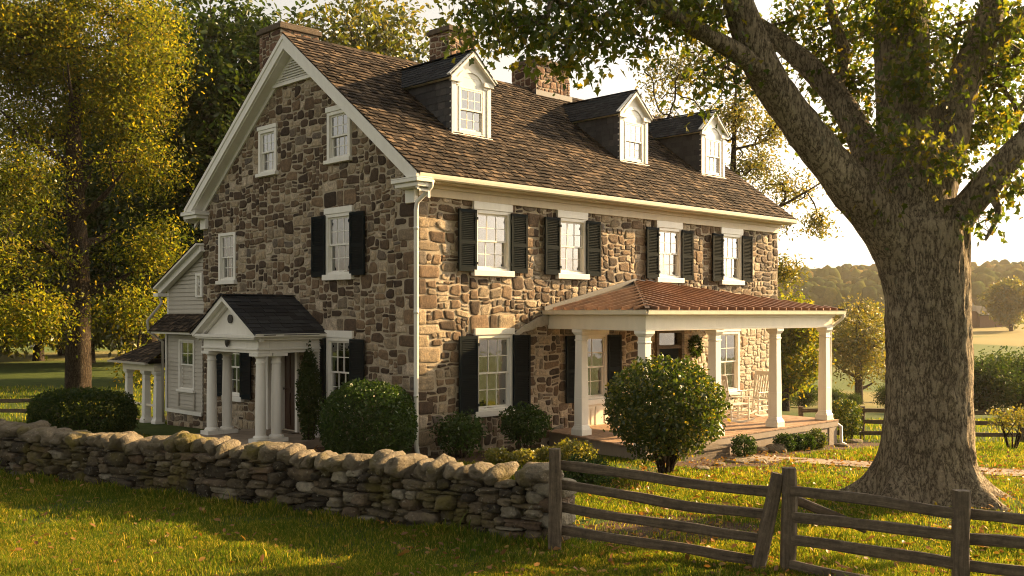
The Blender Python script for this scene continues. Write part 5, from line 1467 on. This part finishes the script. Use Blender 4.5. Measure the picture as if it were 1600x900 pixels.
# ------------------------------------------------------------------ shrubs
def shrub(name, label, x, y, rx, rz, zc, n, lsize, mat, seed, stems=0, group=None, cat='shrub', shell=.28, ry=None, flat=2.0, sprig=0, rough=.10, dz=0.0, stem_h=None):
    G = np.random.default_rng(seed); g = random.Random(seed); z0 = h1(x, y) + dz
    root = empty(name, (x, y, z0), 0, label, cat, group)
    d = G.normal(size=(n, 3)); d /= np.linalg.norm(d, axis=1, keepdims=True)
    r = (np.abs(d) ** flat).sum(1) ** (-1 / flat)
    lump = (1 + rough * vn(d * 3.2 + seed, 1) + rough * .6 * vn(d * 7 + seed, 2)) * (1 + (G.uniform(0, 1, n) < .035) * G.uniform(0, .14, n))
    rr = (1 - shell * G.uniform(0, 1, n) ** 1.6) * lump * r
    P = d * rr[:, None] * np.array([rx, ry or rx, rz]) + np.array([x, y, z0 + zc])
    P = P[P[:, 2] > z0 + .02]
    leaves('foliage', P, lsize, mat, root, 'round', G, None, .1)
    mb = MB()
    for k in range(max(stems, 3)):
        a = k * 2.4 + g.uniform(-.3, .3); e = rx * .55
        b = Vector((math.cos(a) * .07, math.sin(a) * .07, -.05)); 
        mb.tube([b, b + Vector((math.cos(a) * e * .3, math.sin(a) * e * .3, zc * .5)), Vector((math.cos(a) * e, math.sin(a) * e, zc + rz * .3))], [.03 * rx + .008, .022 * rx + .005, .006], 6)
        mb.tube([b + Vector((math.cos(a) * e * .3, math.sin(a) * e * .3, zc * .5)), Vector((math.cos(a + 1.2) * e, math.sin(a + 1.2) * e, zc)),], [.018 * rx + .004, .005], 5)
    mb.build('stem', M['bark2'], root, smooth=True)
    return root
shrub('boxwood', 'large clipped round dark green boxwood at the near corner of the house', -2.82, 19.6, .95, .80, .78, 20000, .058, M['leaf_box'], 201, rough=.05, flat=2.3, shell=.3)
shrub('hedge', 'low wide dark clipped hedge behind the wall at the left', -10.68, 24.8, 1.28, .62, .52, 14000, .07, M['leaf_dark'], 202, cat='hedge', rough=.06, flat=2.8, ry=.8)
shrub('round_shrub', 'big rounded glossy shrub on several thin stems in front of the porch', 2.78, 18.05, 1.08, .90, 1.22, 15000, .072, M['leaf_holly'], 203, stems=9, rough=.13, shell=.55)
shrub('cone_evergreen', 'narrow dark cone-shaped evergreen by the brown portico door', *loc(-.45, 3.30, 0).xy, .30, 1.25, 1.12, 7000, .055, M['leaf_dark'], 204, rough=.10, flat=1.35, shell=.5, cat='evergreen')
shrub('open_shrub', 'loose open dark green shrub beside the white downspout at the house corner', *loc(.62, -.62, 0).xy, .50, .42, .50, 2000, .075, M['leaf_box'], 205, stems=7, rough=.3, shell=.8)
shrub('open_shrub', 'rounded dark green shrub under the right end of the ground-floor corner window', *loc(2.25, -.85, 0).xy, .52, .42, .64, 3200, .068, M['leaf_box'], 206, stems=7, rough=.18, shell=.6)
for k, (px, py, r, lab) in enumerate(((778, 722, .27, 'small yellow-green shrub left of the pair nearest the stone wall end'), (818, 724, .27, 'small yellow-green shrub second from the stone wall end post'), (852, 716, .24, 'little yellow-green shrub just behind the first fence post'), (897, 722, .42, 'low wide yellow-green shrub by the porch step'), (915, 760, .46, 'spreading low green plant behind the first fence rails'))):
    Y = FP * HC / (py - HY); shrub('low_shrub', lab, ax(px, Y), Y, r, r * .62, r * .5, int(5200 * r), .05, M['leaf_yellow'] if k < 4 else M['leaf_box'], 210 + k, rough=.18, shell=.6, stems=4)
def tpos(px, t):
    k = (px - 800) / FP; s = (k * (HP.y + t * HV.y) - HP.x - t * HV.x) / (HU.x - k * HU.y); return loc(s, t, 0).xy
for k, (px, t, r, lab) in enumerate(((1162, -4.05, .27, 'round boxwood ball nearest the big shrub, by the porch front'), (1226, -3.95, .24, 'left ball of the tight row of small boxwoods by the porch skirt'), (1244, -3.95, .22, 'second small boxwood ball in the row by the porch skirt'), (1259, -4.0, .22, 'third small boxwood ball in the row by the porch skirt'), (1276, -3.95, .26, 'right-hand and largest ball of the row by the porch skirt'))):
    shrub('boxwood_ball', lab, *tpos(px, t), r, r * .95, r * .85, 1500, .05, M['leaf_box'] if k != 4 else M['leaf_holly'], 220 + k, rough=.1, shell=.4, group='small clipped boxwoods along the porch')
shrub('upright_shrub', 'upright round shrub past the porch corner downspout', ax(1326, 26.2), 26.2, .36, .50, .62, 2200, .06, M['leaf_holly'], 231, rough=.15, shell=.5)
shrub('upright_shrub', 'smaller round shrub tucked behind the porch corner downspout', ax(1309, 27.0), 27.0, .24, .34, .75, 1100, .06, M['leaf_holly'], 232, rough=.15, shell=.5)
shrub('sapling_bush', 'thin pale-green little tree with spreading stems beside the far fence at the right edge', ax(1582, 23.5), 23.5, .6, .30, .72, 520, .08, M['leaf_gmid'], 233, stems=6, rough=.3, shell=.8)
# rocks that edge the bed
g = random.Random(9)
labs = ['pale rock at the left of the boxwood row by the porch', 'brown rock against the porch skirt behind the first boxwood ball', 'flat rock edging the bed below the first boxwood ball', 'long flat rock beside the start of the path', 'small rock between the big shrub and the path', 'rounded rock at the porch corner downspout', 'dark rock in the bed right of the porch corner', 'low rock under the right side of the big shrub']
for k, (px, t, sx, sz_) in enumerate(((1212, -3.9, .24, .15), (1190, -3.75, .20, .11), (1150, -4.6, .26, .05), (1175, -4.75, .36, .045), (1125, -4.7, .16, .05), (1316, -3.95, .2, .07), (1335, -3.6, .22, .08), (1098, -4.9, .2, .05))):
    x, y = tpos(px, t); q, f = boulder((0, 0, sz_ * .35), (sx, sx * .7, sz_), 2.6, 700 + k * 9, None, ICO3, .16)
    m = MB(); m.add(q, f); o = m.build('garden_rock', M['rock'], smooth=True, fix=False); o.location = (x, y, h1(x, y)); o.rotation_euler = (0, 0, k * 1.1)
    tag(o, labs[k], 'rock', 'rocks edging the porch bed')

# ------------------------------------------------------------------ rocking chairs and wreath on the porch
def rocker(s, t, rz, label):
    root = empty('rocking_chair', loc(s, t, PZ + .002), HA + rz, label, 'rocking chair', 'white rocking chairs on the porch')
    W = M['white']
    for sy in (-1, 1):
        m = MB(); pts = [(math.sin(a) * 1.15 + .02, sy * .27, 1.15 - math.cos(a) * 1.15 + .022) for a in np.linspace(-.40, .34, 12)]
        for k in range(11): m.bar(pts[k], pts[k + 1], .035, .045)
        m.build('rocker', W, root)
        for x0, x1, z1 in ((.24, .25, .62), (-.20, -.36, 1.14)):
            m = MB(); m.tube([(x0, sy * .27, .06), (x0 + (x1 - x0) * .4, sy * .27, .40), (x1, sy * .27, z1)], [.024, .024, .02], 8); m.build('leg' if x0 > 0 else 'back_post', W, root)
        m = MB(); m.box(-.25, sy * .31 - .045, .62, .32, sy * .31 + .045, .645); m.build('armrest', W, root, bevel=.01)
    m = MB()
    for k in range(7):
        y = -.23 + k * .46 / 6; m.bar((-.23, y, .46), (-.37, y, 1.10), .042, .014, up=(1, 0, 0))
    m.bar((-.37, -.28, 1.11), (-.37, .28, 1.11), .03, .10); m.bar((-.235, -.26, .45), (-.235, .26, .45), .03, .06)
    m.build('backrest', W, root)
    m = MB()
    for k in range(8): m.box(-.22 + k * .065, -.27, .405 + .004 * k, -.162 + k * .065, .27, .425 + .004 * k)
    m.build('seat', W, root, bevel=.004)
    m = MB()
    for z in (.16, .27): 
        for sy in (-1, 1): m.tube([(-.22, sy * .27, z), (.24, sy * .27, z)], .012, 6)
    m.tube([(.24, -.27, .2), (.24, .27, .2)], .013, 6); m.tube([(-.24, -.27, .25), (-.24, .27, .25)], .013, 6)
    m.build('stretcher', W, root)
rocker(8.55, -1.95, R(-30), 'white rocking chair beside the porch window, facing right')
rocker(10.15, -1.55, R(175), 'white rocking chair half hidden behind the fourth column, facing left')
wr = empty('wreath', loc(9.52, -.10, 2.02), HA, 'dark leafy wreath hanging on the porch wall right of the door', 'wreath')
G = np.random.default_rng(3); a = G.uniform(0, 2 * PI, 700); b = G.uniform(0, 2 * PI, 700); rr = .07 * np.sqrt(G.uniform(0, 1, 700))
Pw = np.column_stack([np.cos(a) * (.19 + rr * np.cos(b)), rr * np.sin(b), np.sin(a) * (.22 + rr * np.cos(b))])
T_ = leaves('foliage', Pw, .07, M['leaf_dark'], None, 'simple', G, None, .1); T_.parent = wr
m = MB(); m.tube([(math.cos(k * PI / 12) * .19, 0, math.sin(k * PI / 12) * .22) for k in range(25)], .02, 6); m.build('ring', M['bark2'], wr)

# ------------------------------------------------------------------ grass blades on the lawns (one stuff object) and fallen leaves
G = np.random.default_rng(404)
def wall_side(x, y):   # >0 in front of the dry-stone wall
    return (np.array([x - WB.x, y - WB.y]) * np.array([wy_.x, wy_.y])[:, None]).sum(0)
def wall_along(x, y): return (np.array([x - WB.x, y - WB.y]) * np.array([wx_.x, wx_.y])[:, None]).sum(0)
def house_local(x, y):
    dx, dy = x - HP.x, y - HP.y
    return dx * HU.x + dy * HU.y, dx * HV.x + dy * HV.y
PATHC = np.array([(4.75, 21.45), (6.05, 20.65), (7.7, 19.55), (9.5, 18.5), (11.7, 17.7), (15.1, 17.15), (22, 16.8)])
def path_dist(x, y):
    d = np.full(x.shape, 9.0)
    for a, b in zip(PATHC[:-1], PATHC[1:]):
        ab = b - a; t = np.clip(((x - a[0]) * ab[0] + (y - a[1]) * ab[1]) / (ab @ ab), 0, 1)
        d = np.minimum(d, np.hypot(x - a[0] - ab[0] * t, y - a[1] - ab[1] * t))
    return d
def scatter(n, y0, y1, kx):
    y = np.sqrt(G.uniform(y0 * y0, y1 * y1, n)); x = y * G.uniform(-kx, kx, n); return x, y
bands = [(420000, 9.6, 13.5, .62, .055), (340000, 13.5, 18, .60, .058), (190000, 18, 26, .58, .07), (80000, 26, 46, .6, .11)]
BX, BY, BS = [], [], []
for n, y0, y1, kx, s in bands:
    x, y = scatter(n, y0, y1, kx)
    ok = np.ones(n, bool)
    ws, wa = wall_side(x, y), wall_along(x, y)
    ok &= ~((ws < .02) & (ws > -.62) & (wa > -.2) & (wa < WL))
    s_, t_ = house_local(x, y)
    ok &= ~((s_ > -.05) & (t_ > -.05) & (s_ < 14) & (t_ < 9.3))
    ok &= ~((s_ > 3.0) & (s_ < 11) & (t_ > -3.6) & (t_ < 0)) & ~((s_ > -2) & (s_ < 0) & (t_ > -1.0) & (t_ < 14.5))
    bed = (s_ > -.3) & (s_ < 12) & (t_ < 0) & (t_ > -np.interp(s_, [-.3, 1.2, 2.6, 3.0, 4.6, 6.4, 8.4, 10.6, 12], [1.3, 1.7, 2.2, 4.9, 5.5, 4.7, 4.4, 4.6, 4.5]))
    ok &= ~(bed & (G.uniform(0, 1, n) > .04))
    ok &= path_dist(x, y) > .5 + .12 * vn(np.column_stack([x * 3, y * 3, x * 0]), 3)
    ok &= np.hypot(x - 6.53, y - 15.6) > .95
    worn = vn(np.column_stack([x * .9, y * .9, x * 0]), 31)
    soil = (np.hypot((x - 2.0) / 1.5, (y - 13.4) / 1.0) < 1) | ((np.hypot(x - 2.78, y - 18.05) < 1.0)) | (np.hypot(x - 6.5, y - 15.4) < 1.5)
    ok &= ~((soil) & (G.uniform(0, 1, n) > .22 + .3 * (worn > .1)))
    ok &= G.uniform(0, 1, n) < .72 + .5 * worn
    BX.append(x[ok]); BY.append(y[ok]); BS.append(np.full(ok.sum(), s))
X = np.concatenate(BX); Y = np.concatenate(BY); Sz = np.concatenate(BS)
n = len(X); Z = hgt(X, Y)
tuft = vn(np.column_stack([X * 2.3, Y * 2.3, X * 0]), 13)
H_ = Sz * (1 + .6 * tuft) * G.uniform(.55, 1.35, n)
H_ = np.where(G.uniform(0, 1, n) < .006, H_ * 2.0, H_)
wsd = wall_side(X, Y); wal = wall_along(X, Y); near_w = (wal > -.3) & (wsd > 0) & (wsd < .28)
H_ = np.where(near_w, H_ * G.uniform(1.0, 2.1, n), H_)
az = G.uniform(0, 2 * PI, n); w = H_ * G.uniform(.03, .06, n) + .0014 * np.maximum(Y / 12, 1)
ln = G.uniform(.1, .75, n) * H_; la = az + PI / 2 + G.normal(0, .6, n)
dx, dy = np.cos(az) * w, np.sin(az) * w; lx, ly = np.cos(la) * ln, np.sin(la) * ln
P0_ = np.stack([X - dx, Y - dy, Z - .01], 1); P1_ = np.stack([X + dx, Y + dy, Z - .01], 1)
M0 = np.stack([X - dx * .8 + lx * .35, Y - dy * .8 + ly * .35, Z + H_ * .6], 1); M1 = np.stack([X + dx * .8 + lx * .35, Y + dy * .8 + ly * .35, Z + H_ * .6], 1)
TP = np.stack([X + lx, Y + ly, Z + H_ * G.uniform(.8, 1.0, n)], 1)
VV = np.stack([P0_, P1_, M1, M0, TP], 1)
V2, sz2, ix = tile_template(np.zeros((5, 3)), [[0, 1, 2, 3], [3, 2, 4]], VV)
gr = np_mesh('grass', V2, sz2, ix, M['grass']); tag(gr, kind='stuff')
x, y = scatter(9000, 10, 24, .55)
sd = np.hypot(x - 5.5, y - 15) < 7.5
ws, wa = wall_side(x, y), wall_along(x, y); s_, t_ = house_local(x, y)
ok = (sd | (G.uniform(0, 1, 9000) < .28)) & ~((ws < .1) & (ws > -.7) & (wa > -.2)) & ~((s_ > -.3) & (t_ > -3.7))
x, y = x[ok], y[ok]
fl = leaves('fallen_leaves', np.column_stack([x, y, hgt(x, y) + .05]), .085, M['leaf_fall'], None, 'simple', G, .45, .0); tag(fl, kind='stuff')

# ------------------------------------------------------------------ evening haze
m, nt, b = nm('evening_haze'); nt.nodes.remove(b)
pv = nd(nt, 'ShaderNodeVolumePrincipled'); pv.inputs['Color'].default_value = (1.0, .90, .76, 1); pv.inputs['Density'].default_value = HAZE; pv.inputs['Anisotropy'].default_value = .35
out = [q for q in nt.nodes if q.type == 'OUTPUT_MATERIAL'][0]; nt.links.new(pv.outputs[0], out.inputs['Volume'])
mb = MB(); mb.box(-1400, -90, -9, 1400, 1060, 75)
hz = mb.build('haze', m); tag(hz, kind='stuff')
